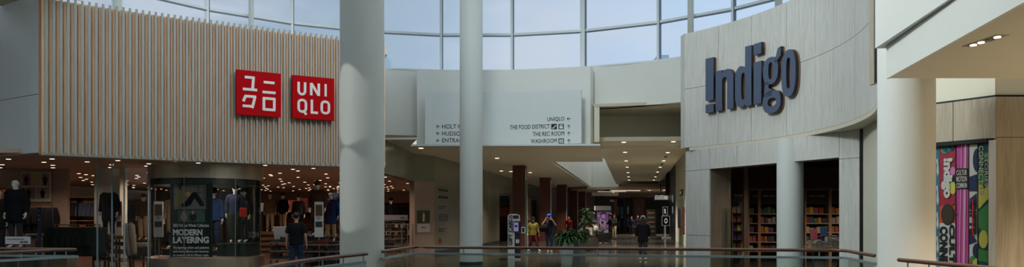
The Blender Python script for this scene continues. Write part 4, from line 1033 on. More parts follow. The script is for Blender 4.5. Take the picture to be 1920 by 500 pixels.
plinth(733, 33, .6, .6, .75, 'black plinth under the mannequin bust right of the thick column', SHB)
plinth(560, 31, .6, .6, .85, 'black plinth behind the customer in the black t-shirt', SHB)
t = thing('display_crate', 'long wooden display bench under the two khaki trousered mannequins', 'display stand', (X(518, 34), 34, 0))
for z in (.16, .4, .64, .88): MB().box((0, 0, z), (1.6, .8, .14)).build('board', WOODT, t)
MB().box((0, 0, .45), (1.5, .7, .9)).build('core', SHB, t)

# info boards
def board(px0, px1, py0, py1, Y, label, zb=None):
    w = (px1-px0)/F*Y; z0 = Zh(py1, Y); z1 = Zh(py0, Y)
    t = thing('info_board', label, 'sign', (X((px0+px1)/2, Y), Y, 0))
    MB().box((0, 0, (z0+z1)/2), (w, .03, z1-z0)).build('panel', mat('board_white', (206, 200, 190), .5, noise=0), t)
    h = z1-z0
    for k, (a, b2) in enumerate(((.60, .92), (.28, .44))):
        MB().box((-.0, -.018, z0+h*(a+b2)/2), (w*.78, .006, h*(b2-a))).build('photo', mat('board_photo%d' % k, ((92, 66, 48), (60, 52, 50))[k], .5, noise=.6, scale=9), t)
    for k in range(3): MB().box((-w*.05, -.018, z0+h*(.57-.035*k)), (w*(.6-.1*k), .004, h*.012)).build('text_line', INK, t)
    MB().box((0, .02, z0/2), (.03, .03, z0)).build('post', STEEL, t); MB().box((0, .02, .01), (.3, .25, .02)).build('foot', STEEL, t)
    return t
board(218.5, 229, 377, 444, 24.1, 'white information board beside the black coated mannequin')
board(288.5, 306, 377, 444, 22.7, 'white information board at the left side of the curved display window')
board(590, 606.5, 378, 444, 24.4, 'white information board before the tall brown coated mannequin')

# pale pillar and cream partition with photo panel
w = MB(); w.box((X(208, 25.4), 25.4, 1.645), (.86, .5, 3.28)); struct(w.build('wall_store_pillar', mat('pillar_grey', (160, 160, 148), .5)))
w = MB(); w.box((X(45, 26), 26, 1.645), (3.1, .15, 3.28)); struct(w.build('wall_store_partition', mat('partition', (158, 140, 124), .7)))
pt = thing('photo_panel', 'framed white panel of small fashion photographs on the left shop partition', 'picture', (X(67.5, 25.85), 25.87, Zh(378, 25.85)))
pw, ph = 55/F*25.85, 56/F*25.85
MB().box((0, 0, ph/2), (pw, .05, ph)).build('panel', mat('panel_white', (200, 194, 188), .5, noise=0), pt)
for i, (x0, x1, z0, z1, c) in enumerate(((.03, .33, .53, .96, (150, 110, 104)), (.36, .65, .53, .96, (178, 160, 104)), (.68, .96, .53, .96, (150, 140, 130)), (.03, .48, .1, .49, (126, 112, 110)), (.51, .96, .1, .49, (150, 138, 132)))):
    MB().box(((x0+x1)/2*pw-pw/2, -.03, (z0+z1)/2*ph), ((x1-x0)*pw, .01, (z1-z0)*ph)).build('photo', mat('fashion_bg%d' % i, c, .6, noise=.2, scale=4), pt)
    cx = ((x0+x1)/2)*pw-pw/2; b = MB(); zb = z0*ph+.03; hh = (z1-z0)*ph*.8
    b.loft([((cx, -.037, zb), .04, .003), ((cx, -.037, zb+hh*.35), .07, .003), ((cx, -.037, zb+hh*.7), .09, .003), ((cx, -.037, zb+hh*.8), .03, .003)], 12, horiz=True); b.ball((cx, -.037, zb+hh*.9), (.06, .006, .08)); b.build('photo_subject', (BLUEJ, KHK, CHAR, BLK, BLK)[i], pt)

# hanging garments
def jacket_proto(name, label, group, m, puffy=True, L=.86, w=.27):
    t = thing(name, label, 'garment', (0, 0, 0), 0, group); b = MB(); rings = []
    n = 9
    for k in range(n*3+1):
        f = k/(n*3); z = -.06-L*(1-f); bul = 1+(.09*abs(math.sin(k/3*PI)) if puffy else 0)
        rings.append(((0, 0, z), (w*.5+.05*(1-f) if f < .85 else w*.5*(1-(f-.85)*3.6))*bul, (.07+.02*(1-f) if f < .9 else .05)*bul))
    b.loft(rings, 16, horiz=True)
    for s_ in (1, -1): limb(b, [V((s_*w*.42, 0, -.1)), V((s_*w*.62, .01, -.38)), V((s_*w*.62, 0, -.66))], [.06, .062, .05])
    b.build('jacket', m, t, True)
    b = MB(); b.tube([(-w*.4, 0, -.12), (0, 0, -.05), (w*.4, 0, -.12)], .012); b.tube([(0, 0, -.05), (0, 0, .0), (.02, .0, .025)], .006); b.build('hanger', SHELFW, t)
    return t
def rail(px0, px1, py, Y, label, leg=True, rz=0):
    z = Zh(py, Y); x0, x1 = X(px0, Y), X(px1, Y); t = thing('clothes_rail', label, 'clothes rail', ((x0+x1)/2, Y, 0)); L = x1-x0
    b = MB(); b.tube([(-L/2, 0, z), (L/2, 0, z)], .016); b.build('bar', BRN if False else mat('rail_copper', (96, 62, 48), .35, metal=.5), t)
    for s_ in (1, -1):
        b = MB(); b.tube([(s_*L/2, 0, 0), (s_*L/2, 0, z)], .016); b.build('upright', DARK, t)
        MB().box((s_*L/2, 0, .015), (.06, .5, .03)).build('foot', DARK, t)
    return z
z = rail(99, 187, 420.5, 22.3, 'long copper coloured clothes rail of dark green jackets at the left')
pr = jacket_proto('hanging_jacket', 'dark green quilted jacket hanging on the copper clothes rail', 'dark green jackets on the front rail', cloth('puffer_green', (34, 42, 38)), w=.42)
for i in range(15):
    o = pr if i == 0 else copy_tree(pr); o.location = (X(104+i*5.7, 22.3), 22.3+rnd.uniform(-.03, .03), z-.02); o.rotation_euler = (0, 0, PI/2-.75+rnd.uniform(-.12, .12))
z = rail(46, 99, 384, 24.9, 'high clothes rail of black jackets below the photo panel')
pr = jacket_proto('hanging_jacket', 'black quilted jacket hanging below the photo panel', 'black jackets below the photo panel', BLK, w=.4)
for i in range(9):
    o = pr if i == 0 else copy_tree(pr); o.location = (X(50+i*5.4, 24.9), 24.9, z-.02); o.rotation_euler = (0, 0, PI/2-.7+rnd.uniform(-.12, .12))
z = rail(0, 14, 352, 23.6, 'short rail with orange jackets at the left edge')
pr = jacket_proto('hanging_jacket', 'rust orange jacket on the short rail at the left edge', 'rust orange jackets', cloth('rust_jacket', (140, 66, 46)), False, .62, .4)
for i in range(3):
    o = pr if i == 0 else copy_tree(pr); o.location = (X(2+i*4, 23.6), 23.6, z-.02); o.rotation_euler = (0, 0, .9)
# far wall units: lit bays with hanging clothes and folded piles
def bay(px0, px1, Y, z0, z1, label, shelves, back=(120, 92, 74), glow=True):
    x0, x1 = X(px0, Y), X(px1, Y); w = x1-x0; t = thing('wall_shelf_unit', label, 'shelf', ((x0+x1)/2, Y, 0))
    MB().box((0, .2, z1/2), (w, .03, z1)).build('back_panel', mat('bay_back_%d' % back[0], back, .8), t)
    for s_ in (1, -1): MB().box((s_*w/2, 0, z1/2), (.04, .4, z1)).build('side_panel', SHB, t)
    MB().box((0, 0, z1), (w, .42, .05)).build('top_panel', SHELFW, t)
    for z in shelves: MB().box((0, 0, z), (w-.04, .38, .03)).build('shelf', SHELFW, t)
    return x0, x1
COLS = [(150, 120, 90), (90, 40, 36), (60, 62, 70), (34, 36, 46), (120, 104, 84), (70, 78, 70), (140, 60, 40), (170, 160, 148), (44, 58, 84), (96, 72, 52)]
def folded(x, y, z, w, h, c, label, group, d=.3):
    n = max(2, int(h/.045)); t = thing('folded_pile', label, 'clothes', (x, y, z), rnd.uniform(-.05, .05), group)
    b = MB()
    for k in range(n): b.box((rnd.uniform(-.008, .008), rnd.uniform(-.008, .008), h*(k+.5)/n), (w, d, h/n*.9), bev=.008)
    b.build('garments', mat('fold_%d_%d' % (c[0], c[2]), c, .9, noise=.15, scale=14), t); return t
bays = [(128, 150, 33.5, 'wall unit with dark hanging jackets seen left of the pale pillar', (128, 104, 86)), (150, 182, 33.5, 'wall unit with black hanging tops just left of the pale pillar', (128, 104, 86)),
        (232, 262, 38, 'lit wall unit behind the mannequin with the brown hat', (120, 84, 62)), (496, 532, 44, 'lit wall unit behind the khaki jacket mannequin', (140, 96, 70)), (534, 588, 44, 'lit wall unit behind the customer', (150, 104, 76)),
        (606, 640, 44, 'lit wall unit right of the tall brown coat', (140, 96, 70)), (722, 776, 46, 'dark wall unit deep in the opening right of the thick column', (84, 68, 58)), (936, 963, 56.5, 'lit wall unit behind the gift card kiosk', (124, 74, 56))]
hp = {}
for bi, (a, b_, Y, lab, back) in enumerate(bays):
    if px_far := (bi == 7): Y = 52.5
    x0, x1 = bay(a, b_, Y, 0, 2.5, lab, (.5, .95, 1.45), back)
    m = [cloth('far_black', (34, 34, 38)), cloth('far_mix%d' % (bi % 3), ((96, 60, 48), (60, 66, 84), (150, 128, 100))[bi % 3])]
    n = max(3, int((x1-x0)/.17)); zt = 2.4
    lab2 = ('garment hanging in the unit ' + lab.split(' ', 2)[2] if False else 'small hanging garment in the '+lab)
    pr = jacket_proto('hanging_garment', ' '.join(lab2.split()[:15]), 'garments hanging in far unit %s' % ('abcdefgh'[bi]), m[bi % 2] if bi != 7 else cloth('pink', (190, 120, 104)), False, .6, .36)
    for i in range(n):
        o = pr if i == 0 else copy_tree(pr); o.location = (x0+(i+.5)*(x1-x0)/n, Y-.02, zt-.1); o.rotation_euler = (0, 0, PI/2-.8)
    for zi, z in enumerate((.515, .965)):
        k = int((x1-x0)/.36)
        for i in range(k):
            folded(x0+(i+.5)*(x1-x0)/k, Y-.02, z, .28, rnd.uniform(.14, .34), rnd.choice(COLS), 'folded pile on the '+' '.join(lab.split()[:11]), 'folded piles in far unit %s' % ('abcdefgh'[bi]))
# low gondolas with folded piles near the shop front
def gondola(px0, px1, Y, ztop, label, levels, label_p, group, cols, d=.7):
    x0, x1 = X(px0, Y), X(px1, Y); w = x1-x0; t = thing('display_table', label, 'table', ((x0+x1)/2, Y, 0))
    for s_ in (1, -1):
        for q in (1, -1): MB().box((s_*(w/2-.03), q*(d/2-.03), ztop/2), (.04, .04, ztop)).build('leg', DARK, t)
    for z in levels: MB().box((0, 0, z), (w, d, .03)).build('shelf' if z < ztop-.05 else 'tabletop', SHELFW, t)
    for zi, z in enumerate(levels):
        k = max(2, int(w/.36))
        for i in range(k):
            folded(x0+(i+.5)*w/k, Y-.1, z+.016, .27, rnd.uniform(.07, .17), rnd.choice(cols), label_p, group, .32)
DK = [(40, 42, 52), (52, 50, 56), (30, 34, 46), (60, 58, 62), (88, 40, 38)]
gondola(184, 210, 23.2, .96, 'black shelf table below the black coated mannequin', (.3, .6, .82), 'folded dark clothing pile on the table below the black coated mannequin', 'piles below the black coat', DK)
gondola(212, 236, 23.3, .96, 'narrow shelf table of small boxes beside the pale trousers', (.25, .5, .75, .95), 'small folded pile on the narrow shelf table left of the pale trousers', 'piles left of the pale trousers', [(120, 100, 70), (60, 56, 54), (180, 170, 150)])
gondola(258, 280, 23.6, .72, 'small table of beige and dark folded clothes before the brown hat mannequin', (.28, .7), 'beige folded pile on the small table before the brown hat mannequin', 'piles before the brown hat', [(150, 138, 120), (70, 64, 60)])
gondola(512, 548, 23.7, .84, 'dark display table to the left of the customer', (.3, .56, .82), 'dark patterned folded pile on the table left of the customer', 'piles left of the customer', DK)
gondola(572, 636, 24.6, .74, 'wide dark display table between the customer and the thick column', (.25, .5, .72), 'dark folded pile on the wide table right of the customer', 'piles right of the customer', DK)
gondola(10, 82, 23.5, .95, 'dark shelf table under the black jackets at the left', (.2, .5, .93), 'dark folded pile on the shelf table at the far left', 'piles at the far left', DK)
# slanted info panel on the table by the customer
t = thing('slanted_sign', 'slanted white notice on the dark table left of the customer', 'sign', (X(526, 23.55), 23.55, .9)); b = MB(); b.box((0, 0, .2), (.42, .02, .5), 0, .45); b.build('panel', mat('board_white', (206, 200, 190)), t)
MB().box((0, .1, .1), (.04, .14, .2)).build('prop', DARK, t)
# price card at far left on stand
t = thing('price_card', 'white price card on a stand at the lower left', 'sign', (X(33.5, 19.3), 19.3, 0))
cw, ch = 47/F*19.3, 14/F*19.3; zc = Zh(457, 19.3)
MB().box((0, 0, zc+ch/2), (cw, .02, ch)).build('card', mat('card_white', (212, 214, 218), .5, noise=0), t)
place_text('Compact Pleated Slim Pants', 'lettering', INK, t, -cw*.44, -.012, zc+ch*.55, cw*.7, ch*.2); place_text('39.90', 'price', INK, t, cw*.1, -.012, zc+ch*.12, cw*.3, ch*.3, bold=.02)
MB().box((0, .02, zc/2), (.03, .03, zc)).build('post', STEEL, t); MB().box((0, .02, .01), (.3, .3, .02)).build('foot', STEEL, t)
# upright information totem with screen strip
t = thing('slim_post_display', 'slim dark post with small round fittings behind the left corner railing', 'display stand', (X(74, 20.8), 20.8, 0)); MB().box((0, 0, .95), (.09, .05, 1.9)).build('post', mat('post_blue', (38, 44, 60), .4), t)
for k in range(3): MB().box((0, -.03, 1.8-.12*k), (.04, .02, .04), bev=.008).build('fitting', STEEL, t)
MB().box((0, 0, .01), (.3, .3, .02)).build('foot', DARK, t)
# hanging beige trousers
t = thing('hanging_trousers', 'pale grey-brown trousers hanging from a front rail beside the narrow shelf table', 'garment', (X(243, 22.9), 22.9, .42))
b = MB(); limb(b, [V((-.09, 0, .95)), V((-.08, 0, .5)), V((-.0, 0, .02))], [.1, .1, .09]); limb(b, [V((.05, 0, .95)), V((.08, .02, .5)), V((.14, .0, .05))], [.1, .1, .09]); b.build('trousers', cloth('beige_trouser', (128, 116, 100)), t, True)
MB().box((0, 0, 1.0), (.36, .03, .03)).build('clip_hanger', DARK, t)
t2 = thing('trouser_stand', 'thin dark stand the pale trousers hang from', 'clothes rail', (X(243, 22.95), 23.06, 0)); b = MB(); b.tube([(0, 0, 0), (0, 0, 1.46)], .014); b.tube([(0, 0, 1.46), (0, -.16, 1.46)], .014); b.box((0, 0, .01), (.35, .35, .02)); b.build('frame', DARK, t2)
# shop front glass: upright frames and panes at the left
for px, Y in ((182.5, 22.2), (210, 22.4), (233, 22.5)):
    pass
t = thing('shop_glass_screen', 'clear glass screen with slim blue-grey uprights between the jackets and the curved window', 'glass screen', (0, 0, 0))
pts3 = [(X(182.5, 21.6), 21.6), (X(210, 21.75), 21.75), (X(233, 21.9), 21.9), (X(278, 22.3), 22.3)]
for a, b_ in zip(pts3, pts3[1:]): m = MB(); m.ribbon([a, b_], 0, 3.2, .015); m.build('pane', GLASS, t)
for a in pts3: MB().box((a[0], a[1], 1.6), (.03, .04, 3.2)).build('upright', mat('frame_blue', (140, 162, 174), .4), t)

# ------------------------------------------------------------------ curved display window
DCX, DCY, DRR = X(388.5, 23.55), 23.55, 1.66
cw_ = thing('curved_display_window', 'round glass display window with bronze head and base at the shop corner', 'display window', (DCX, DCY, 0))
def tubewall(mb, r0, r1, z0, z1, a0=0, a1=2*PI, n=72):
    for i in range(n):
        a, b_ = a0+(a1-a0)*i/n, a0+(a1-a0)*(i+1)/n
        mb.prism([(r*math.cos(t_), r*math.sin(t_)) for r, t_ in ((r0, a), (r1, a), (r1, b_), (r0, b_))], z0, z1)
    bmesh.ops.remove_doubles(mb.bm, verts=mb.bm.verts[:], dist=1e-5); return mb
tubewall(MB(), DRR-.1, DRR+.03, 2.78, 3.2).build('head_band', BRONZE, cw_); tubewall(MB(), DRR-.1, DRR+.06, 0, .4).build('base_band', BRONZE, cw_)
tubewall(MB(), DRR-.09, DRR-.02, 2.6, 2.78).build('inner_band', GREENP, cw_)
b = MB(); b.cyl((0, 0, 0.385), DRR-.1, .02, 48); b.build('floor_plate', mat('plate', (92, 78, 66), .5), cw_)
g = MB(); n = 60
for i in range(n):
    a, b_ = PI*.98+PI*1.04*i/n, PI*.98+PI*1.04*(i+1)/n
    g.face([(DRR*math.cos(a), DRR*math.sin(a), .4), (DRR*math.cos(b_), DRR*math.sin(b_), .4), (DRR*math.cos(b_), DRR*math.sin(b_), 2.8), (DRR*math.cos(a), DRR*math.sin(a), 2.8)])
g.build('curved_glass', glass('curved_glass', (232, 234, 232), .1), cw_)
for a in (PI*.99, PI*1.22, PI*1.5, PI*1.78, PI*2.01): MB().box((DRR*math.cos(a), DRR*math.sin(a), 1.6), (.02, .02, 2.4), a).build('glass_joint', STEEL, cw_)
# poster inside, behind the glass
pY = 22.05
po = thing('campaign_poster', 'dark green poster with photographs and the large white words MODERN LAYERING', 'poster', (X(359, pY), pY, 0))
x0_, x1_ = X(319, pY)-po.location.x, X(398, pY)-po.location.x; zb_, zt_ = Zh(481.5, pY), Zh(342, pY)
MB().box(((x0_+x1_)/2, .02, (zb_+zt_)/2), (x1_-x0_, .03, zt_-zb_)).build('panel', mat('poster_green', (22, 34, 30), .6), po)
def prect(px0, px1, py0, py1, m, name='photo', dy=-.002): 
    a, b2 = X(px0, pY)-po.location.x, X(px1, pY)-po.location.x; c, d = Zh(py1, pY), Zh(py0, pY)
    return MB().box(((a+b2)/2, dy, (c+d)/2), (b2-a, .01, d-c)).build(name, m, po)
prect(326, 386, 342.5, 392, mat('photo_room', (120, 116, 108), .6, noise=.3, scale=2)); prect(334, 384, 393.5, 416, mat('photo_green', (70, 104, 90), .6, noise=.5, scale=4))
def pblob(cx, cy, w, h, m, dy=-.012):
    b = MB(); b.ball((X(cx, pY)-po.location.x, dy, Zh(cy, pY)), (w/F*pY, .008, h/F*pY), 16); b.build('photo_subject', m, po)
def pshape(pts, m, dy=-.012):
    b = MB(); v = [b.bm.verts.new((X(px, pY)-po.location.x, dy, Zh(py, pY))) for px, py in pts]; b.bm.faces.new(v)
    r = bmesh.ops.extrude_face_region(b.bm, geom=b.bm.faces[:]); bmesh.ops.translate(b.bm, verts=[g_ for g_ in r['geom'] if isinstance(g_, bmesh.types.BMVert)], vec=(0, .004, 0)); return b.build('photo_subject', m, po)
MUST = mat('mustard', (138, 128, 84), .8)
pshape([(334, 358), (341, 356), (348, 361), (351, 372), (347, 380), (338, 386), (328, 386), (327, 370)], MUST, -.012); pshape([(346, 368), (354, 363), (356, 367), (349, 374)], MUST, -.014)
pshape([(340, 383), (350, 376), (362, 360), (368, 360), (382, 380), (384, 386), (376, 386), (365, 371), (358, 384), (344, 389)], BLK, -.016)
pblob(340, 349, 10, 13, HK); pblob(342.5, 352, 6, 8.5, SKIN2, -.016); pshape([(347, 362), (353, 359), (358, 361), (356, 367), (350, 369)], mat('page', (206, 176, 120), .8), -.02); pblob(351, 365, 4, 3, SKIN2, -.022)
pblob(345, 406, 12, 17, mat('pinkish', (170, 130, 126), .8)); pblob(345, 399, 5, 7, SKIN, -.015); pblob(362, 406, 13, 17, CHAR); pblob(362, 398, 5, 7, SKIN, -.015)
for l in ((364, 388, 350, 350.6), (364, 388, 360, 360.6), (364, 388, 372, 372.6), (372, 372.6, 346, 380), (383, 383.6, 346, 380)): prect(l[0], l[1], l[2], l[3], BLACK, 'window_bar', -.01)
WT = mat('poster_lettering', (236, 234, 228), .5, noise=0, emit=.06, emit_rgb=(255, 255, 255)) if False else mat('poster_lettering', (246, 244, 240), .5, noise=0)
def ptext(s_, px0, px1, py0, py1, bold=.0):
    place_text(s_, 'lettering', WT, po, X(px0, pY)-po.location.x, -.02, Zh(py1, pY), (px1-px0)/F*pY, (py1-py0)/F*pY, bold=bold)
ptext('2023 Fall and Winter Collection', 325, 392, 419, 425, .01); ptext('MODERN', 325, 380, 429, 441, .04); ptext('LAYERING', 325, 392, 443, 455.5, .04)
ptext('Try layering colors and patterns', 325, 392, 461, 467.5, .01); ptext('and mixing fabrics and textures', 325, 392, 468.5, 474, .01); ptext('to create a Fall & Winter style.', 325, 392, 475.5, 481, .01)
t = thing('poster_back', 'second dark poster seen from behind with mirrored lettering at the right of the curved window', 'poster', (X(474, 24.3), 24.3, .4))
MB().box((0, 0, 1.1), (.5, .03, 2.2)).build('panel', mat('poster_green', (22, 34, 30)), t); place_text('MOD', 'lettering', mat('ghost_letter', (120, 118, 110), .6, noise=0), t, -.2, -.02, .55, .4, .2, flip=True, bold=.03)
t = thing('small_card_stand', 'small white card on the floor plate inside the curved window', 'sign', (X(327, 22.4), 22.4, .41)); MB().box((0, 0, .13), (.2, .16, .26), bev=.01).build('block', mat('card_white', (212, 214, 218)), t); b = MB(); b.tube([(.02, 0, .26), (.1, 0, .5)], .012); b.build('arm', STEEL, t)

# beige pier poster and writing on the olive glazing
def wall_local(Pa, Pb, px):
    A_, B_ = V(Pa), V(Pb); d = (B_-A_); k = (px-960)/F
    t_ = (k*A_.y-A_.x)/(d.x-k*d.y); return A_+d*t_, math.atan2(d.y, d.x)
q, rz = wall_local(P1, P2, 792.5)
po2 = thing('framed_poster', 'framed poster of a figure in yellow trousers on the beige pier', 'poster', (q.x, q.y, 0), rz); Yq = q.y
d_ = (V(P2)-V(P1)).normalized(); sc2 = 1/abs(d_.x-(792.5-960)/F*d_.y)
pw = 25.5/F*Yq*sc2; z0, z1 = Zh(436, Yq), Zh(393, Yq)
MB().box((0, -.02, (z0+z1)/2), (pw, .04, z1-z0)).build('frame', mat('frame_grey', (120, 108, 102), .5), po2)
MB().box((0, -.045, z0+(z1-z0)*.7), (pw*.92, .01, (z1-z0)*.55)).build('photo', mat('poster_dark', (44, 42, 42), .6, noise=.4), po2)
MB().box((0, -.045, z0+(z1-z0)*.21), (pw*.92, .01, (z1-z0)*.36)).build('caption_card', mat('caption_grey', (168, 162, 158), .6, noise=0), po2)
b = MB(); zz = z0+(z1-z0)*.5; b.loft([((-.02, -.055, zz), .07, .004), ((0, -.055, zz+.16), .06, .004), ((0, -.055, zz+.24), .08, .004), ((.0, -.055, zz+.34), .02, .004)], 10, horiz=True); b.ball((0, -.055, zz+.37), (.05, .008, .06)); b.build('photo_subject', mat('yellow_figure', (196, 176, 110), .8), po2)
place_text('UT-C', 'lettering', INK, po2, -pw*.16, -.055, z0+(z1-z0)*.2, pw*.3, .07, bold=.04)
Yp = 31.6; 
wr_ = thing('glazing_lettering', 'black lettering and small red square mark on the olive glazed wall', 'lettering', (P2[0], P2[1], 0), math.atan2(P3[1]-P2[1], P3[0]-P2[0])); wr_['category'] = 'sign'
def wtext(s_, px0, px1, py0, py1, bold=0, m=INK, name='lettering'):
    a, _ = wall_local(P2, P3, px0); b2, _ = wall_local(P2, P3, px1); o = V(P2); x0 = (a-o).length; w = (b2-a).length; Y = (a.y+b2.y)/2
    place_text(s_, name, m, wr_, x0, -.006, Zh(py1, Y), w, (py1-py0)/F*Y, bold=bold, ext=.003)
wtext('Everyday clothing', 822, 840, 353.5, 360, .01); wtext('made even better.', 822, 840, 365.5, 372, .01)
wtext('Simple made better', 822, 836, 386, 388); wtext('made with care', 822, 831, 390, 391.5)
for k in range(4): wtext('Clothes for a better everyday life', 822, 841-k % 2*2, 401+k*3.6, 403+k*3.6)
wtext('See you in the store', 822, 838, 427, 429); wtext('and online', 822, 832, 431, 433)
for i in range(2):
    for j in range(2):
        a, _ = wall_local(P2, P3, 822+3.2*i); b2, _ = wall_local(P2, P3, 824.8+3.2*i); o = V(P2)
        MB().box(((a-o).length+(b2-a).length/2, -.006, Zh(456-5*j, a.y)+.04), ((b2-a).length, .006, .09)).build('red_mark', mat('dull_red', (120, 26, 26), .5), wr_)

# ------------------------------------------------------------------ shelves right of the thick column
gondola(722, 757, 29.0, 1.5, 'tall dark shelf rack of folded clothes right of the thick column', (.22, .5, .78, 1.06, 1.36), 'folded pile on the tall rack right of the thick column', 'piles on the tall rack', [(60, 58, 60), (84, 74, 70), (44, 46, 56), (110, 96, 86)])
t = thing('rack_sign', 'long pale sign across the top of the tall rack', 'sign', (X(741, 28.55), 28.55, 1.5)); MB().box((0, 0, .1), (.95, .02, .2)).build('card', mat('rack_card', (112, 106, 106), .5), t); place_text('MEN', 'lettering', INK, t, .2, -.015, .05, .15, .08)
t = thing('metal_rack', 'tall thin steel garment rack at the edge of the shop opening', 'clothes rail', (X(764, 28.2), 28.2, 0))
for s_ in (-.22, 0, .2): b = MB(); b.tube([(s_, 0, 0), (s_, 0, 1.35)], .02); b.build('upright', STEEL, t)
b = MB(); b.tube([(-.22, 0, 1.35), (.2, 0, 1.35)], .02); b.build('crossbar', STEEL, t)

# ------------------------------------------------------------------ gift card kiosk
kY = 28.8; kz = lambda py: Zh(py, kY); kx = lambda px: X(px, kY)-X(966, kY)
kk = thing('gift_card_kiosk', 'white self-service kiosk lettered GIFT CARDS with a purple touch screen', 'kiosk', (X(966, kY), kY, 0)); WK = mat('kiosk_white', (206, 206, 204), .4)
zt = kz(401)
MB().box(((kx(952)+kx(965))/2, .1, zt/2-.04), (kx(965)-kx(952), .5, zt-.08), bev=.02).build('side_column', WK, kk)
b = MB(); b.prism([(kx(952), 0), (kx(980.5), 0), (kx(980.5), .0)], 0, 1) if False else None; b.bm.free()
h_ = MB(); pr_ = [(kx(952), kz(413)), (kx(952), kz(403.5)), (kx(955), kz(401)), (kx(968), kz(400.5)), (kx(974.5), kz(403)), (kx(975), kz(414))]
lo = [h_.bm.verts.new((x, -.17, z)) for x, z in pr_]; hi = [h_.bm.verts.new((x, .36, z)) for x, z in pr_]; h_.bm.faces.new(lo); h_.bm.faces.new(hi[::-1])
for i in range(6): h_.bm.faces.new((lo[i], lo[(i+1) % 6], hi[(i+1) % 6], hi[i]))
h_.build('head', WK, kk)
MB().box(((kx(961.5)+kx(972.5))/2, -.18, (kz(403.3)+kz(409.5))/2), (kx(972.5)-kx(961.5), .02, kz(403.3)-kz(409.5))).build('top_display', mat('kiosk_dark', (40, 46, 50), .3), kk)
scb = MB().box(((kx(961.5)+kx(977))/2, -.2, (kz(415)+kz(435))/2), (kx(977)-kx(961.5), .08, kz(415)-kz(435)), bev=.008).build('screen_bezel', BLACK, kk)
MB().box(((kx(963)+kx(972))/2, -.245, (kz(416.5)+kz(433))/2), (kx(972)-kx(963), .01, kz(416.5)-kz(433))).build('touch_screen', mat('screen_lilac', (150, 140, 190), .3, noise=0, emit=.25, emit_rgb=(150, 140, 200)), scb)
MB().box(((kx(965)+kx(970))/2, -.252, (kz(421.5)+kz(425))/2), (kx(970)-kx(965), .006, kz(421.5)-kz(425))).build('screen_window', BLACK, scb)
MB().box(((kx(965.3)+kx(976))/2, .05, kz(436)/2+.03), (kx(976)-kx(965.3), .4, kz(436)-.06)).build('lower_cabinet', mat('kiosk_dark', (40, 46, 50)), kk)
MB().box(((kx(967)+kx(973.5))/2, -.16, (kz(448)+kz(455))/2), (kx(973.5)-kx(967), .02, kz(448)-kz(455))).build('card_slot', WK, kk)
cr_ = MB().box(((kx(977)+kx(985))/2, -.12, (kz(425)+kz(436.5))/2), (kx(985)-kx(977), .08, kz(425)-kz(436.5)), bev=.01).build('card_reader', WK, kk)
MB().box(((kx(979)+kx(983))/2, -.165, (kz(426.5)+kz(434.5))/2), (kx(983)-kx(979), .01, kz(426.5)-kz(434.5))).build('reader_screen', BLACK, cr_)
MB().box((kx(964), .08, .02), (.5, .6, .04)).build('base', WK, kk)
place_text('GIFT CARDS', 'lettering', INK, kk, kx(953.4), -.178, kz(458.5), kx(959.8)-kx(953.4)+.02, kz(402.5)-kz(458.5), rot=90, bold=.03)
t = thing('glass_fin', 'upright green-edged glass fin beside the gift card kiosk', 'glass screen', (X(987.5, 32), 32, 0)); MB().box((0, .3, 1.6), (.03, .6, 3.2), .1).build('pane', mat('glass_edge', (96, 130, 124), .3), t); MB().box((0, .3, .03), (.1, .65, .06), .1).build('shoe_channel', STEEL, t)

# ------------------------------------------------------------------ planters and plants
LEAF = mat('leaf_green', (48, 88, 40), .45, noise=.35, scale=5); LEAF2 = mat('leaf_pale', (84, 112, 66), .45, noise=.35, scale=5)
def plant(name, label, loc, h, n, L, wd, m, cane=0, group=None):
    t = thing(name, label, 'plant', loc); r = random.Random(int(loc[0]*100)); b = MB()
    for k in range(n):
        z = h*(.05+.95*r.random()) if cane else r.random()*h*.35; a = r.uniform(0, 2*PI); el = r.uniform(.15, 1.25) if z < h*.8 else r.uniform(.7, 1.5)
        l = L*r.uniform(.7, 1.15); p = V((r.uniform(-.04, .04), r.uniform(-.04, .04), z)); rs = []
        side_ = V((-math.sin(a), math.cos(a), 0)); e = el; prev = None
        for j in range(6):
            f = j/5; wj = wd*math.sin(PI*min(.98, f*.9+.12))*.5
            rs.append((b.bm.verts.new(p+side_*wj), b.bm.verts.new(p-V((0, 0, wj*.35))), b.bm.verts.new(p-side_*wj)))
            p = p+V((math.cos(a)*math.cos(e), math.sin(a)*math.cos(e), math.sin(e)))*l/5; e -= .3*(1+f)
        for u, v_ in zip(rs, rs[1:]):
            b.bm.faces.new((u[0], v_[0], v_[1], u[1])); b.bm.faces.new((u[1], v_[1], v_[2], u[2]))
    b.build('foliage', m, t, True)
    s_ = MB()
    for k in range(4): s_.tube([(math.cos(k*1.6)*.08, math.sin(k*1.6)*.08, -.05), (math.cos(k*1.6)*.05, math.sin(k*1.6)*.05, h*.8)], .014)
    s_.build('stem', mat('stem_brown', (90, 84, 56), .7), t); return t
def planter(px, Y, pytop, w, taper, label, m, square=False):
    z = Zh(pytop, Y); t = thing('planter', label, 'planter', (X(px, Y), Y, 0)); b = MB()
    if square: b.loft([((0, 0, 0), w*.5*taper, w*.5*taper), ((0, 0, z), w*.5, w*.5), ((0, 0, z), w*.45, w*.45), ((0, 0, z-.08), w*.44, w*.44)], 4, horiz=True)
    else: b.loft([((0, 0, 0), w*.5*taper, w*.5*taper), ((0, 0, .03), w*.5*taper+.01, w*.5*taper+.01), ((0, 0, z-.03), w*.5, w*.5), ((0, 0, z), w*.5, w*.5), ((0, 0, z), w*.45, w*.45), ((0, 0, z-.08), w*.44, w*.44)], 40, horiz=True)
    b.build('pot', m, t); MB().cyl((0, 0, z-.08), w*.44, .03, 24).build('soil', mat('soil', (50, 40, 32), .9, noise=.4, scale=40), t); return z
zp = planter(1062, 25.3, 453.5, .52, .68, 'tall tapered white planter in front of the corridor seating', mat('planter_white', (196, 194, 188), .5))
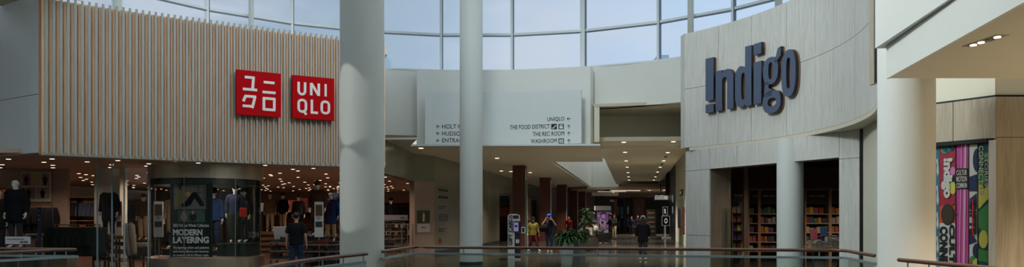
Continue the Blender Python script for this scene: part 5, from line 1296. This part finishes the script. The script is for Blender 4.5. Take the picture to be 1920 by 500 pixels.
plant('dracaena_plant', 'leafy dark green plant in the tall white planter', (X(1062, 25.3), 25.3, zp-.02), .5, 150, .56, .11, LEAF)
zp = planter(1086, 26.5, 450, .5, .86, 'grey square-sided planter just behind the white one', mat('planter_grey', (112, 112, 112), .6), True)
plant('dracaena_plant', 'leafy plant in the grey planter behind the white planter', (X(1086, 26.5), 26.5, zp-.02), .5, 130, .56, .11, LEAF)
zp = planter(1101, 38, 440, .5, .8, 'dark planter holding the tallest plant, behind the grey planter', CH1)
plant('corn_plant', 'tallest plant, with arching green leaves rising above the seating', (X(1101, 38), 38, zp-.06), 1.15, 130, .62, .1, LEAF2, 1)
zp = planter(1122.5, 49.5, 435, .5, .85, 'small dark planter between the two far lounge chairs', CH1)
plant('leafy_plant', 'small bushy plant between the two far lounge chairs', (X(1122.5, 49.5), 49.5, zp-.06), .5, 70, .45, .1, LEAF)

# ------------------------------------------------------------------ purple display and things at the corridor end
pdY = 55; pdx = lambda px: X(px, pdY)-X(1132, pdY); pdz = lambda py: Zh(py, pdY)
pd = thing('digital_display', 'tall purple digital poster stand showing a figure in a hat', 'display', (X(1132, pdY), pdY, 0))
MB().box((0, 0, pdz(394)/2), (pdx(1147.5)-pdx(1117), .25, pdz(394))).build('housing', BLACK, pd)
PUR = mat('screen_purple', (116, 84, 128), .4, noise=.3, scale=3, emit=.22, emit_rgb=(150, 100, 170)); PUR2 = mat('screen_pale', (176, 140, 170), .4, noise=.1, emit=.25, emit_rgb=(190, 150, 185)); PUR3 = mat('screen_deep', (66, 46, 78), .4, noise=.1, emit=.05)
MB().box((0, -.13, (pdz(396.5)+pdz(440))/2), (pdx(1145.5)-pdx(1119), .01, pdz(396.5)-pdz(440))).build('screen', PUR, pd)
for cx, cy, w, h, m in ((1131, 424, 17, 24, PUR3), (1131, 421, 12, 18, PUR2), (1131, 405, 7, 9, PUR2), (1131, 400.5, 12, 3, PUR3), (1131, 398.8, 7, 4, PUR3), (1136, 424, 8, 7, PUR), (1124, 430, 6, 8, PUR), (1125.5, 414, 4, 12, PUR2), (1137, 434, 12, 8, PUR2), (1129, 409.5, 3, 2, PUR), (1133, 409.5, 3, 2, PUR), (1142, 405, 5, 9, PUR3), (1122, 404, 4, 7, PUR2)):
    b = MB(); b.ball((pdx(cx), -.138-(.004 if m is PUR2 else .008 if m is PUR else 0), pdz(cy)), (w/F*pdY, .008, h/F*pdY), 16); b.build('screen_shape', m, pd)
t = thing('white_header', 'broad pale header box above the purple display', 'sign', (X(1131, 57), 57, 0)); MB().box((0, .3, (Zh(394, 57)+Zh(385.5, 57))/2), (1.22, .5, .34)).build('box', mat('header_white', (200, 196, 192), .5), t); MB().box((0, .3, 1.0), (.8, .3, 1.98)).build('stand', BLACK, t)
t = thing('wall_notice', 'small white notice on the pinkish end wall', 'sign', (X(1109.5, 72.4), 72.45, Zh(410, 72.4))); MB().box((0, 0, .3), (.5, .03, .75)).build('panel', mat('card_white', (212, 214, 218)), t)
# dark shop sign with white word, glass doors, brick panel
eY = 72.0
def ex(px): return X(px, eY)
t = thing('dark_shop_front', 'dark shop front with a white word sign at the corridor end', 'shop front', (ex(1137), eY, 0))
MB().box((0, 0, Zh(370, eY)/2), (ex(1156)-ex(1118), .2, Zh(370, eY))).build('front_panel', mat('front_dark', (30, 30, 36), .5), t)
place_text('SCENE', 'lettering', WL, t, ex(1143)-ex(1137), -.12, Zh(378, eY), ex(1151)-ex(1143), .2, bold=.03)
MB().box((ex(1153.8)-ex(1137), -.12, Zh(405, eY)), (.3, .02, 3.2)).build('figure_poster', mat('poster_brown', (110, 70, 58), .6, noise=.5, scale=3), t)
t = thing('glass_entrance', 'tall dark-framed glass entrance doors at the corridor end', 'door', (ex(1171.5), eY, 0)); W2 = ex(1188)-ex(1155)
OUTM = mat('outside_view', (88, 110, 128), .4, noise=.5, scale=1.2)
zt = Zh(371, eY)
for k in range(4):
    x = -W2/2+W2*(k+.5)/4
    MB().box((x, .05, zt/2), (W2/4-.22, .02, zt-.15)).build('glass_panel', glass('door_glass', (150, 170, 170), .4), t)
    for z in (0.1, .9, 1.75, 2.6, zt-.04): MB().box((x, 0, z), (W2/4, .1, .08)).build('rail', BLACK, t)
for k in range(5): MB().box((-W2/2+W2*k/4, 0, zt/2), (.16 if k % 2 else .3, .16, zt)).build('frame', BLACK, t)
# glowing panels added for the outside view through the doors
for i, (dx, z, w_, h_2, c) in enumerate(((-.6, 2.2, .3, .7, (120, 150, 90)), (-.1, 2.0, .35, 1.1, (96, 120, 150)), (.5, 2.3, .3, .8, (140, 160, 176)), (.45, 1.1, .32, .9, (70, 86, 110)), (-.55, .9, .3, .6, (110, 104, 100)))):
    t2 = tag(MB().box((ex(1171.5)+dx, 72.9, z), (w_, .04, h_2)).build('window_picture', mat('lit_pic%d' % i, c, .5, noise=.4, scale=4, emit=.3)), ['green lit picture behind the left entrance door', 'blue tall lit picture behind the middle entrance doors', 'pale lit picture behind the right entrance door, upper', 'dim blue lit picture behind the right entrance door, lower', 'dim grey lit picture low behind the left entrance door'][i], 'picture')
bk_ = mat('brick_dark', (86, 48, 40), .8)
m, nt, bs = nm('brick_wall'); br = nt.nodes.new('ShaderNodeTexBrick'); tc = nt.nodes.new('ShaderNodeTexCoord'); mp = nt.nodes.new('ShaderNodeMapping'); mp.inputs['Rotation'].default_value = (PI/2, 0, 0)
br.inputs['Scale'].default_value = 2.5; br.inputs['Color1'].default_value = srgb(96, 52, 42); br.inputs['Color2'].default_value = srgb(78, 42, 36); br.inputs['Mortar'].default_value = srgb(54, 44, 40)
nt.links.new(tc.outputs['Object'], mp.inputs[0]); nt.links.new(mp.outputs[0], br.inputs[0]); nt.links.new(br.outputs[0], bs.inputs['Base Color'])
t = thing('brick_panel', 'dark red brick panel with two outlined letters R at the corridor end', 'panel', (ex(1198), eY, 0)); W3 = ex(1209)-ex(1188.5)
MB().box((0, 0, Zh(372, eY)/2), (W3, .25, Zh(372, eY))).build('brickwork', m, t)
for z in (Zh(394, eY), Zh(416, eY)):
    MB().box((0, -.13, z+.42), (.5, .01, .03)).build('outline', mat('outline_grey', (110, 96, 92), .6), t); MB().box((0, -.13, z-.42), (.5, .01, .03)).build('outline', mat('outline_grey', (110, 96, 92)), t)
    for s_ in (1, -1): MB().box((s_*.25, -.13, z), (.03, .01, .87)).build('outline', mat('outline_grey', (110, 96, 92)), t)
    place_text('R', 'lettering', mat('outline_grey', (110, 96, 92)), t, -.15, -.135, z-.28, .3, .56)
# food hall sign, lettered boxes
t = thing('channel_letter_sign', 'lit white capitals EATS & ENTERTAINMENT over the dark opening', 'sign', (X(1241, 60.2), 60.2, 0), .12)
LIT = mat('lit_letter', (226, 222, 216), .5, noise=0, emit=.5)
w_ = 26/F*60.2
MB().box((0, .12, Zh(370, 60.2)), (w_+.1, .12, .5)).build('backing', mat('backing_grey', (70, 68, 66), .5), t)
place_text('EATS & ENTERTAINMENT', 'lettering', LIT, t, -w_/2, .04, Zh(374, 60.2), w_, .36, bold=.02)
MB().box((0, .3, Zh(366, 60.2)+.55), (.06, .06, .9)).build('hanger_rod', BLACK, t)
bY = 56
def lbox(px0, px1, py0, py1, ch_, label):
    x0, x1 = X(px0, bY), X(px1, bY); z0, z1 = Zh(py1, bY), Zh(py0, bY); w = x1-x0; h = z1-z0
    t = thing('letter_box', label, 'sign', ((x0+x1)/2, bY, z0)); 
    MB().box((0, 0, h/2), (w, .4, h)).build('body', BLACK, t)
    for s_ in (1, -1): MB().box((s_*(w/2-.02), -.2, h/2), (.05, .03, h)).build('white_edge', mat('edge_white', (220, 216, 208), .5, emit=.1), t)
    for z in (.02, h-.02): MB().box((0, -.2, z), (w, .03, .05)).build('white_edge', mat('edge_white', (190, 186, 180)), t)
    place_text(ch_, 'lettering', LIT, t, -w*.2, -.215, h*.22, w*.4, h*.55, bold=.03)
lbox(1241.5, 1251, 387, 404, 'R', 'black box sign with the letter R, upper of the two stacked boxes')
lbox(1240, 1255, 404.2, 422.5, 'O', 'black box sign with the letter O, lower and larger of the two stacked boxes')
t = thing('letter_stand', 'white post and base carrying the stacked letter boxes', 'stand', (X(1247, bY), bY, 0)); MB().box((0, 0, Zh(422.5, bY)/2), (.12, .12, Zh(422.5, bY)-.005)).build('post', mat('edge_white', (190, 186, 180)), t); MB().box((.1, 0, .05), (.6, .5, .1)).build('base', mat('edge_white', (190, 186, 180)), t)
t = thing('menu_stand', 'dark upright menu board with rows of pictures in the food hall opening', 'sign', (X(1221, 62), 62, 0)); MB().box((0, 0, 1.1), (.75, .2, 2.2)).build('panel', mat('menu_dark', (40, 34, 32), .5), t)
for k in range(5): MB().box((0, -.11, .4+.38*k), (.55, .01, .16)).build('picture', mat('menu_pic%d' % (k % 2), ((96, 70, 52), (84, 80, 76))[k % 2], .6, noise=.4), t)
t = thing('wall_screen', 'narrow glowing blue-white sign on the navy shop front at right', 'sign', rw(53.5, 2.94)+(1.75,), math.atan2(-1, -.16)); 
for z in (.35, 1.15): MB().box((0, -.0, z), (.7, .04, .5)).build('lit_panel', mat('cool_lit', (170, 190, 206), .5, noise=.1, emit=.2), t)
t = thing('shop_letters', 'short black shop lettering high on the cream right-hand shop front', 'sign', rw(44.5, 2.96)+(0,), math.atan2(-1, -.16)); MB().box((0, 0, 3.05), (2.2, .06, .36)).build('plate', BLACK, t); place_text('LUVIES', 'lettering', mat('edge_white', (190, 186, 180)), t, -.9, -.04, 2.95, 1.8, .2)
t = thing('shop_window_display', 'tall green and orange lit window in the cream right-hand shop front', 'shop window', rw(45, 3.15)+(0,), math.atan2(-1, -.16)); MB().box((0, 0, 1.35), (4.0, .1, 2.7)).build('window_panel', mat('shopwin', (92, 120, 92), .3, noise=.6, scale=.9, emit=.22), t)  # panel glow stands in for light inside the shop
for k in range(6): MB().box((-1.7+.68*k, -.07, .6+.35*(k % 4)), (.45, .04, .35)).build('product_photo', mat('orange_pic', (176, 92, 40), .5, noise=.4), t)
for k in (-1.95, 1.95): MB().box((k, -.08, 1.35), (.12, .1, 2.7)).build('frame', CREAM, t)
t = thing('blade_sign', 'black rounded blade sign projecting from the right-hand shop front', 'sign', rw(40.3, 2.6)+(1.0,), 0); MB().box((0, 0, .55), (.12, .5, 1.1), bev=.05).build('panel', BLACK, t); MB().box((.2, 0, .9), (.36, .05, .05)).build('bracket', STEEL, t)
t = thing('pink_poster', 'pink poster edge on the corner next to the oak wall', 'poster', (5.62, 24.5, 1.0), PI/2); MB().box((0, 0, .5), (.3, .03, .9)).build('panel', mat('pink_poster', (150, 90, 80), .6, noise=.4), t)
# ================================================================== BOOKSHOP
BW = wood('bookcase_wood', (140, 110, 82), (172, 138, 106), (2, 2, 14))
BCOL = [(196, 120, 50), (180, 60, 50), (60, 90, 140), (210, 190, 140), (90, 50, 110), (40, 110, 110), (220, 150, 60), (170, 170, 175), (50, 55, 70), (200, 90, 110), (100, 130, 70), (150, 40, 60), (230, 200, 60), (110, 70, 50)]
def bookmat(i): return mat('cover_%d' % i, tuple(int(c*.8) for c in BCOL[i]), .5, noise=.75, scale=26)
PAGE = mat('book_pages', (214, 204, 184), .9)
bmesh_cache = {}
def book(x, y, z, w, d, h, rz, tilt, label, group, ci):
    t = thing('book', label, 'book', (x, y, z), rz, group); t.rotation_euler = (tilt, 0, rz)
    k = (round(w, 2), round(d, 2), round(h, 2), ci)
    if k not in bmesh_cache:
        b = MB(); b.box((0, 0, h/2), (w, d, h)); me = b.build('cover', bookmat(ci)).data; o = [q for q in bpy.data.objects if q.data is me][0]; bpy.data.objects.remove(o); bmesh_cache[k] = me
        b = MB(); b.box((.002, 0, h/2), (w-.001, d*.8, h+.006)); o = b.build('page_block', PAGE); bmesh_cache[k+('p',)] = o.data; bpy.data.objects.remove(o)
    for nme, me in (('cover', bmesh_cache[k]), ('page_block', bmesh_cache[k+('p',)])):
        o = bpy.data.objects.new(nme, me); C.objects.link(o); o.parent = t
    return t
def bookcase(px0, px1, Y, label, head, grp, shelves=5, rows=None, dark=True):
    x0, x1 = X(px0, Y), X(px1, Y); w = x1-x0; t = thing('bookcase', label, 'bookcase', ((x0+x1)/2, Y, 0))
    H = 2.64
    MB().box((0, .17, H/2), (w-.06, .03, H)).build('back_panel', mat('case_back', (64, 50, 40), .8), t)
    for s_ in (1, -1): MB().box((s_*(w/2-.025), 0, H/2), (.05, .36, H)).build('side_panel', BW, t)
    MB().box((0, 0, H), (w, .38, .05)).build('top_panel', BW, t)
    MB().box((0, -.1, 2.35), (w-.1, .04, .5)).build('header', mat('case_header', (52, 42, 42), .5), t)
    if head: place_text(head, 'lettering', mat('case_letter', (230, 220, 204), .5, noise=0), t, -w*.3 if len(head) > 5 else w*.0, -.125, 2.36, min(w*.6, .085*len(head)), .07)
    zs = [.36, .70, 1.04, 1.385, 1.73]
    for k, z in enumerate(zs):
        MB().box((0, 0, z), (w-.1, .34, .025)).build('shelf', BW, t); MB().box((0, -.175, z), (w-.1, .008, .03)).build('price_strip', mat('strip_cream', (168, 146, 118), .5), t)
        if z < .6 and False: continue
        x = x0+.08; 
        while x < x1-.2:
            bw = rnd.choice((.1, .12, .14, .17)); bh = rnd.choice((.17, .2, .22, .24))
            book(x+bw/2, Y-.06, z+.014, bw, .025, bh, 0, -.12, 'small face-out book on the '+label, grp, rnd.randrange(len(BCOL))); x += bw+rnd.choice((.015, .03))
bookcase(1400, 1421, 27.6, 'narrow bookcase left of the round bookshop column', 'KS', 'books in the narrow left bookcase')
bookcase(1421, 1459, 27.6, 'bookcase headed KIDS MUST just left of the bookshop column', "KIDS' MUST", 'books in the bookcase left of the column')
bookcase(1506, 1553, 27.6, 'bookcase headed PAGE TO SCREEN right of the bookshop column', 'PAGE TO SCREEN', 'books in the bookcase right of the column')
bookcase(1553, 1590, 27.6, 'bookcase at the right edge of the bookshop opening', '', 'books in the rightmost bookcase')
# angled case by the left reveal
t = thing('side_bookcase', 'grey side bookcase with BOOKMARKS header by the oak reveal', 'bookcase', (X(1383, 25.6), 25.6, 0), .25)
MB().box((0, .1, 1.35), (.5, .03, 2.7)).build('back_panel', mat('side_back', (92, 90, 82), .7), t); MB().box((0, -.06, 2.35), (.5, .04, .42)).build('header', mat('case_header', (52, 42, 42)), t)
place_text('BOOKMARKS', 'lettering', mat('case_letter', (176, 160, 142)), t, -.17, -.085, 2.33, .34, .06)
for k in range(6): MB().box((0, -.05, .25+.3*k), (.5, .3, .02)).build('shelf', DARK, t)
for k in range(6):
    for j in range(3):
        c, s_ = math.cos(.25), math.sin(.25); lx, ly = -.16+.16*j, -.06
        book(t.location.x+lx*c-ly*s_, t.location.y+lx*s_+ly*c, .262+.3*k, .12, .03, .19, .25, -.1, 'small item on the grey side bookcase by the oak reveal', 'items on the side bookcase', rnd.randrange(len(BCOL)))
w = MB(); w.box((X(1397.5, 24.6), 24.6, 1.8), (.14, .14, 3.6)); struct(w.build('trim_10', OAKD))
t = thing('acrylic_stand', 'tall clear acrylic stand inside the bookshop window by the oak reveal', 'stand', (X(1371, 22.9)+.0, 23.2, 0)); MB().box((0, 0, .95), (.26, .02, 1.9)).build('pane', GLASSG, t)
for s_ in (1, -1): MB().box((s_*.13, 0, .95), (.012, .03, 1.9)).build('edge', STEEL, t)
MB().box((0, 0, .02), (.3, .3, .04)).build('foot', STEEL, t)
# table of stacked books
tb = thing('book_table', 'table piled with pale stacked books right of the bookshop column', 'table', (X(1548, 22.4), 22.4, 0)); tx = tb.location.x
MB().box((0, 0, .72), (1.15, .8, .04), bev=.006).build('tabletop', BW, tb)
for a in (1, -1):
    for c in (1, -1): MB().box((a*.52, c*.35, .35), (.05, .05, .7)).build('leg', DARK, tb)
for i in range(7):
    n_ = (3, 5, 4, 7, 6, 5, 4)[i]; z = .742
    for k in range(n_):
        h = .034; bx = book(tx-.48+.16*i+rnd.uniform(-.008, .008), 22.2+rnd.uniform(-.01, .01), z, .145, .2, h, 0, 0, 'pale book lying in a low pile on the book table', 'books piled on the table', 7 if (k+i) % 3 else 3); z += h+.008
for i in range(6):
    z = .742
    for k in range(rnd.choice((4, 6, 8))):
        book(tx-.4+.18*i, 22.55, z, .15, .2, .034, 0, 0, 'book in the back row of piles on the book table', 'books in the back row on the table', rnd.randrange(len(BCOL))); z += .042
for j, (px, ci, lab) in enumerate(((1527, 9, 'large pink and cream book standing on the book table'), (1546, 2, 'large blue book standing tilted on the book table'))):
    t = book(X(px, 22.35), 22.38, 1.06 if j else .98, .2, .03, .28, -.1, -.2, lab, None, ci)

E_STORE, E_CORR, E_BOOK, E_NEAR = 110, 1500, 190, 330
for o in list(bpy.data.objects):
    if 'group' in o.keys() and not o['group']: del o['group']
# ================================================================== NEAR SHOP BANNER (right)
bx0, bx1, bY_ = 6.62, 7.0, 11.3
W0 = V((6.64, 11.66)); W1 = V((7.09, 10.94)); wd_ = (W1-W0).normalized(); wrz = math.atan2(wd_.y, wd_.x)
def wpx(px):
    k = (px-960)/F; t_ = (k*W0.y-W0.x)/(wd_.x-k*wd_.y); return t_
def on(px): t_ = wpx(px); p_ = W0+wd_*t_; return p_
# oak cladding around: panel joints stay in one mesh
oc = thing('oak_shop_front', 'warm oak panelled front of the near shop at the right edge', 'shop front', (W0.x, W0.y, 0), wrz)
LW = (W1-W0).length; zb = on(1853)
b = MB()
tB0, tB1 = wpx(1700), wpx(1852.5); zTop = Zh(263, on(1852).y)
tl = wpx(1700)
ztop = 3.4
b.box(((tl+wpx(1787))/2, .03, (zTop+.03+ztop)/2), (wpx(1787)-tl-.01, .06, ztop-zTop-.03)); b.box(((wpx(1787)+LW)/2, .03, (zTop+.03+ztop)/2), (LW-wpx(1787)-.01, .06, ztop-zTop-.03)); b.build('upper_panels', OAKR, oc)
b = MB(); b.box(((wpx(1853.5)+LW)/2, .03, zTop/2), (LW-wpx(1853.5), .06, zTop)); b.build('door_post', OAK, oc)
b = MB(); b.box(((tB0+tB1)/2, .06, zTop/2), (tB1-tB0, .03, zTop)); b.build('dark_recess', BLACK, oc)
b = MB(); b.box(((tB0+tB1)/2, .0, zTop-.0), (tB1-tB0, .08, .06)); b.build('dark_head', BLACK, oc)
o2 = thing('oak_shop_front', 'warm oak panelled return wall at the far right edge', 'shop front', (W1.x, W1.y, 0), 0)
zs_ = Zh(257, 10.94)
for x0, x1, z0, z1 in ((.005, .6, zs_+.004, 3.4), (.605, 5.2, zs_+.004, 3.4), (.005, .95, 0, zs_-.004), (.955, 5.2, 0, zs_-.004)):
    MB().box(((x0+x1)/2, .03, (z0+z1)/2), (x1-x0-.004, .06, z1-z0)).build('oak_panel', OAKR, o2)
MB().box((2.6, .08, 1.7), (5.2, .03, 3.36)).build('backing', BLACK, o2)
# banner
bn = thing('window_banner', 'colourful shop window banner of tall strips with large lettering beside the near cream column', 'banner', (W0.x, W0.y, 0), wrz)
def zz(py, px): return Zh(py, on(px).y)
def strip(px0, px1, m, name='strip', py0=None, py1=560, dy=-.0):
    a, b_ = wpx(px0), wpx(px1); b = MB(); pts = []
    z1 = zTop-.04 if py0 is None else zz(py0, (px0+px1)/2); z0 = .25 if py1 >= 560 else zz(py1, (px0+px1)/2)
    b.box(((a+b_)/2, .03+dy, (z0+z1)/2), (b_-a, .01, z1-z0)); return b.build(name, m, bn)
TEAL = mat('b_teal', (50, 100, 117), .5, noise=.1); BRED = mat('b_red', (142, 33, 50), .5, noise=.25, scale=10); MAG = mat('b_magenta', (164, 58, 126), .5, noise=.2, scale=8); PNK = mat('b_pink', (181, 109, 156), .5, noise=.1)
BNAV = mat('b_navy', (28, 36, 70), .5, noise=.05); BWHT = mat('b_white', (179, 178, 173), .5, noise=.02); BGRN = mat('b_green', (53, 117, 58), .5, noise=.1); BYEL = mat('b_yellow', (173, 173, 70), .5, noise=.1); BTEAL2 = mat('b_deep_teal', (13, 70, 80), .5, noise=.1); BBLK = mat('b_black', (20, 18, 21), .5)
BOR = mat('b_orange', (173, 75, 42), .5, noise=.2); BGN2 = mat('b_mint', (58, 126, 109), .5)
def shape(pts, m, dy=-.014, name='shape'):
    """polygon in picture-strip coordinates (px, py) laid on the banner"""
    b = MB(); v0 = [b.bm.verts.new((wpx(px), .03+dy, zz(py, px))) for px, py in pts]; v1 = [b.bm.verts.new((v.co.x, v.co.y+.005, v.co.z)) for v in v0]
    b.bm.faces.new(v0); b.bm.faces.new(v1[::-1])
    for i in range(len(v0)): j = (i+1) % len(v0); b.bm.faces.new((v0[i], v0[j], v1[j], v1[i]))
    return b.build(name, m, bn)
def disc(cx, cy, rx, ry, m, dy=-.014, a0=0, a1=2*PI, n=24): return shape([(cx+rx*math.cos(a0+(a1-a0)*k/n), cy+ry*math.sin(a0+(a1-a0)*k/n)) for k in range(n+(0 if a1-a0 > 6.2 else 1))], m, dy)
def btext(s_, px0, px1, py0, py1, rot, m, bold=0, dy=-.02):
    a, b_ = wpx(px0), wpx(px1); z0, z1 = zz(py1, (px0+px1)/2), zz(py0, (px0+px1)/2)
    place_text(s_, 'lettering', m, bn, a, .03+dy, z0, b_-a, z1-z0, rot=rot, bold=bold)
strip(1740, 1760, TEAL); strip(1760.5, 1789.5, BRED, py1=385); strip(1760.5, 1789.5, BOR, py0=385, py1=432); strip(1760.5, 1789.5, BWHT, py0=418, py1=560, dy=-.006)
strip(1792, 1814, MAG); strip(1816, 1831, BWHT); strip(1833, 1852, BTEAL2)
for px in (1790.5, 1815, 1832): strip(px-.7, px+.7, BBLK, 'divider', dy=-.008)
# teal strip lettering marks
for k, (a, b_) in enumerate(((300, 330), (350, 385), (400, 430), (445, 475), (485, 520))): shape([(1754, a), (1757, a-4), (1759.5, b_-8), (1757, b_), (1754.5, b_-10), (1756, a+10)], BWHT)
# red strip: top circles, word
disc(1775, 272, 12, 13, TEAL, a0=0, a1=PI); disc(1770, 280, 7, 8, BGN2); disc(1783, 274, 5, 8, BNAV); 
disc(1781, 340, 9, 16, BBLK, -.012); disc(1785, 352, 6, 12, BYEL, -.013); disc(1785, 320, 5, 8, PNK, -.013)
btext('!ndigo', 1764.5, 1786, 296, 371, -90, BWHT, .06, -.024)
disc(1776, 402, 12.5, 20, BBLK, -.016); disc(1776, 402, 11, 18, mat('b_hole', (48, 36, 23), .6), -.019)
for k in range(8): a = -.9+k*.42; shape([(1776+13*math.cos(a), 402+19*math.sin(a)), (1776+18*math.cos(a), 402+28*math.sin(a)), (1776+17*math.cos(a+.12), 402+27*math.sin(a+.12))], BBLK, -.01)
btext('CULT', 1779, 1789, 420, 495, -90, BBLK, .05); btext('CONNE', 1761, 1776, 424, 493, -90, BBLK, .05)
# magenta strip: pencil lines and boxed words
shape([(1801, 270), (1803, 270), (1798, 520), (1795.5, 520)], PNK); shape([(1807, 270), (1811.5, 270), (1808, 520), (1803, 520)], PNK, -.015); shape([(1809, 270), (1810, 270), (1806, 520), (1805, 520)], BWHT, -.018)
shape([(1792.5, 315), (1814, 315), (1814, 354), (1792.5, 354)], BBLK, -.02)
for i, (s_, a, b_) in enumerate((('CULTUR', 318, 328), ('MOTION', 330, 340.5), ('COMMUN', 342.5, 352))): btext(s_, 1793.5, 1813, a, b_, 0, BWHT, .01, -.03)
# white strip: navy shapes, GIFTS
disc(1831, 300, 8, 22, BNAV, a0=PI/2, a1=3*PI/2); shape([(1816.5, 331), (1830.5, 326), (1830.5, 358), (1816.5, 358)], BNAV); shape([(1817, 372), (1830, 362), (1830, 385), (1817, 385)], BNAV, -.012); shape([(1816.5, 430), (1830.5, 452), (1816.5, 458)], BNAV); disc(1830.5, 470, 8, 14, BNAV, a0=PI/2, a1=3*PI/2)
btext('GIFTS', 1817.5, 1830, 375, 440, -90, BBLK, .05, -.024); shape([(1822.5, 373), (1824.8, 373), (1824.8, 442), (1822.5, 442)], mat('b_bright_red', (173, 25, 33), .5), -.032)
disc(1822, 487, 5, 8, BGRN); disc(1827, 492, 4, 6, BYEL, -.018); disc(1819, 497, 4, 6, mat('b_bright_red', (173, 25, 33)), -.016)
# green strip: yellow arcs and discs, words
disc(1843, 285, 9.5, 22, BGRN, a0=0, a1=PI); disc(1840, 330, 8, 18, BGRN, -.013); shape([(1833.5, 366), (1852, 345), (1852, 372), (1833.5, 392)], BYEL, -.015); disc(1833.5, 358, 10, 20, BYEL, -.013, -PI/2, PI/2)
shape([(1833.5, 396), (1852, 380), (1852, 440), (1833.5, 425)], BGRN, -.016); disc(1843, 448, 8.5, 17, BYEL, -.018); shape([(1833.5, 466), (1852, 470), (1852, 492), (1833.5, 488)], BGRN, -.016)
btext('STORIES', 1846, 1852, 288, 349, -90, BWHT, 0, -.026); btext('CONNECT US', 1835.5, 1843.5, 273, 365, -90, BWHT, 0, -.026)

# ================================================================== LAMP AND ADDED FILL LIGHT
def area(name, loc, size, energy, col=(1, .86, .7), rot=(0, 0, 0), sy=None):
    l = bpy.data.lights.new(name, 'AREA'); l.energy = energy; l.color = col; l.shape = 'RECTANGLE'; l.size = size; l.size_y = sy or size
    o = bpy.data.objects.new(name, l); C.objects.link(o); o.location = loc; o.rotation_euler = rot; return o
def spot(name, loc, energy, ang=110, col=(1, .84, .66), blend=.8, r=.06):
    l = bpy.data.lights.new(name, 'SPOT'); l.energy = energy; l.color = col; l.spot_size = math.radians(ang); l.spot_blend = blend; l.shadow_soft_size = r
    o = bpy.data.objects.new(name, l); C.objects.link(o); o.location = loc; return o
WARM = (1, .78, .6)
for x, y in ((-15, 24), (-10.5, 24.5), (-7, 27), (-13, 31), (-8, 33), (-17, 38), (-10, 40), (-5, 38), (-5.2, 27.5), (-12, 46), (-5, 46)):
    spot('store_lamp', (x, y, 3.2), E_STORE, 150, WARM)
for p in rowA[::2]+rowB[:3:2]: spot('corridor_lamp', (p[0], p[1], 4.55), E_CORR*.8, 120, (1, .9, .76))
for x, y in ((.5, 29.5), (1, 34), (1, 40), (3, 46), (5, 57), (11.5, 66), (14, 66)): spot('corridor_lamp', (x, y, 3.9 if y > 60 else 4.15), E_CORR*(.6 if y < 60 else 1), 120)
spot('pier_lamp', (-3.45, 29.9, 3.05), 14, 90)
for x, y in ((-9, 43), (-3.5, 43.5), (-15, 35), (-6, 30.5), (-19, 31), (-12, 26)): spot('store_lamp', (x, y, 3.2), E_STORE*2.5, 160, WARM)
for x in (10.2, 12, 14): spot('bookshop_lamp', (x, 24.5, 3.55), E_BOOK, 140, WARM)
spot('bookshop_lamp', (8.6, 22.3, 3.55), E_BOOK*.6, 140, WARM)
spot('display_window_lamp', (DCX-.6, DCY-.9, 2.75), 60, 150, (1, .9, .8)); spot('display_window_lamp', (DCX+.6, DCY-.6, 2.75), 60, 150, (1, .9, .8))  # fill spots added to lift the dim poster inside the curved window
# the near fixture, then unseen lamps added to brighten the soffit by bounce
for k in (-.18, .0, .18): spot('near_lamp', (Xn+k*math.cos(-1.5), Yn+k*math.sin(-1.5), 3.46), E_NEAR*.16, 110)
for x, y in ((9.4, 8.6), (8.8, 6.4), (7.4, 7.4), (7.2, 4.6)): spot('near_lamp', (x, y, 3.45), E_NEAR*1.6, 130)

# added spots standing in for stray daylight on the thick column, two soft-edged pools
for zc, e, an in ((3.5, 980, 8.4), (2.1, 680, 8.8)):
    o = spot('glancing_light', (-9.5, 6.8, zc+2.6), e, an, (1, 1, .98), .15, .03); o.rotation_euler = (V((-2.72, 12.3, zc))-V((-9.5, 6.8, zc+2.6))).to_track_quat('-Z', 'Y').to_euler(); o.scale = (.5, 1, 1)
# unseen fill spots added to wash the upper walls and fascias
def fill_spot(loc, aim, energy, ang=70, col=(1, .97, .9), r=1.4, blend=1.0):
    o = spot('roof_floodlight', loc, energy, ang, col, blend, r); d = V(aim)-V(loc); o.rotation_euler = d.to_track_quat('-Z', 'Y').to_euler(); return o
FL = 1.0; COOL = (.93, 1, .99)
fill_spot((-6.5, 11.5, 11.3), (8.5, 16.8, 6.6), 7600*FL, 58, COOL)
fill_spot((-5.5, 8.5, 11.3), (4.9, 9.0, 4.6), 4500*FL, 60, COOL)
fill_spot((-1.5, 14, 11.3), (4, 29, 6.8), 2600*FL, 58, COOL)
fill_spot((3.5, 11.5, 11.3), (-7.5, 22.5, 8.0), 3000*FL, 50, (1, .96, .9))
fill_spot((-10.2, 5.0, 6.9), (-13.0, 19.6, 5.4), 700*FL, 34, (.93, .99, 1), .25)

# pictures deep in the clothing shop, given their own glow for missing light
for i, (px, py, w_, h_, c, lab) in enumerate(((500, 388, .9, .5, (206, 190, 170), 'pale'), (548, 386, .6, .7, (190, 90, 60), 'orange-red'), (571, 384, .5, .8, (150, 60, 56), 'dark red'), (586, 388, .4, .6, (200, 190, 180), 'small white'), (611, 387, .5, .7, (176, 96, 70), 'rust'), (536, 388, .4, .6, (216, 206, 196), 'cream'))):
    t = thing('light_box', '%s lit picture box on the far wall of the clothing shop' % lab, 'picture', (X(px, 43.4), 43.4, Zh(py, 43.4)-h_/2))
    MB().box((0, 0, h_/2), (w_, .06, h_)).build('lit_face', mat('lightbox_%d' % i, c, .5, noise=.5, scale=5, emit=.16), t)
    MB().box((0, .05, h_/2), (w_+.05, .06, h_+.05)).build('case', BLACK, t)
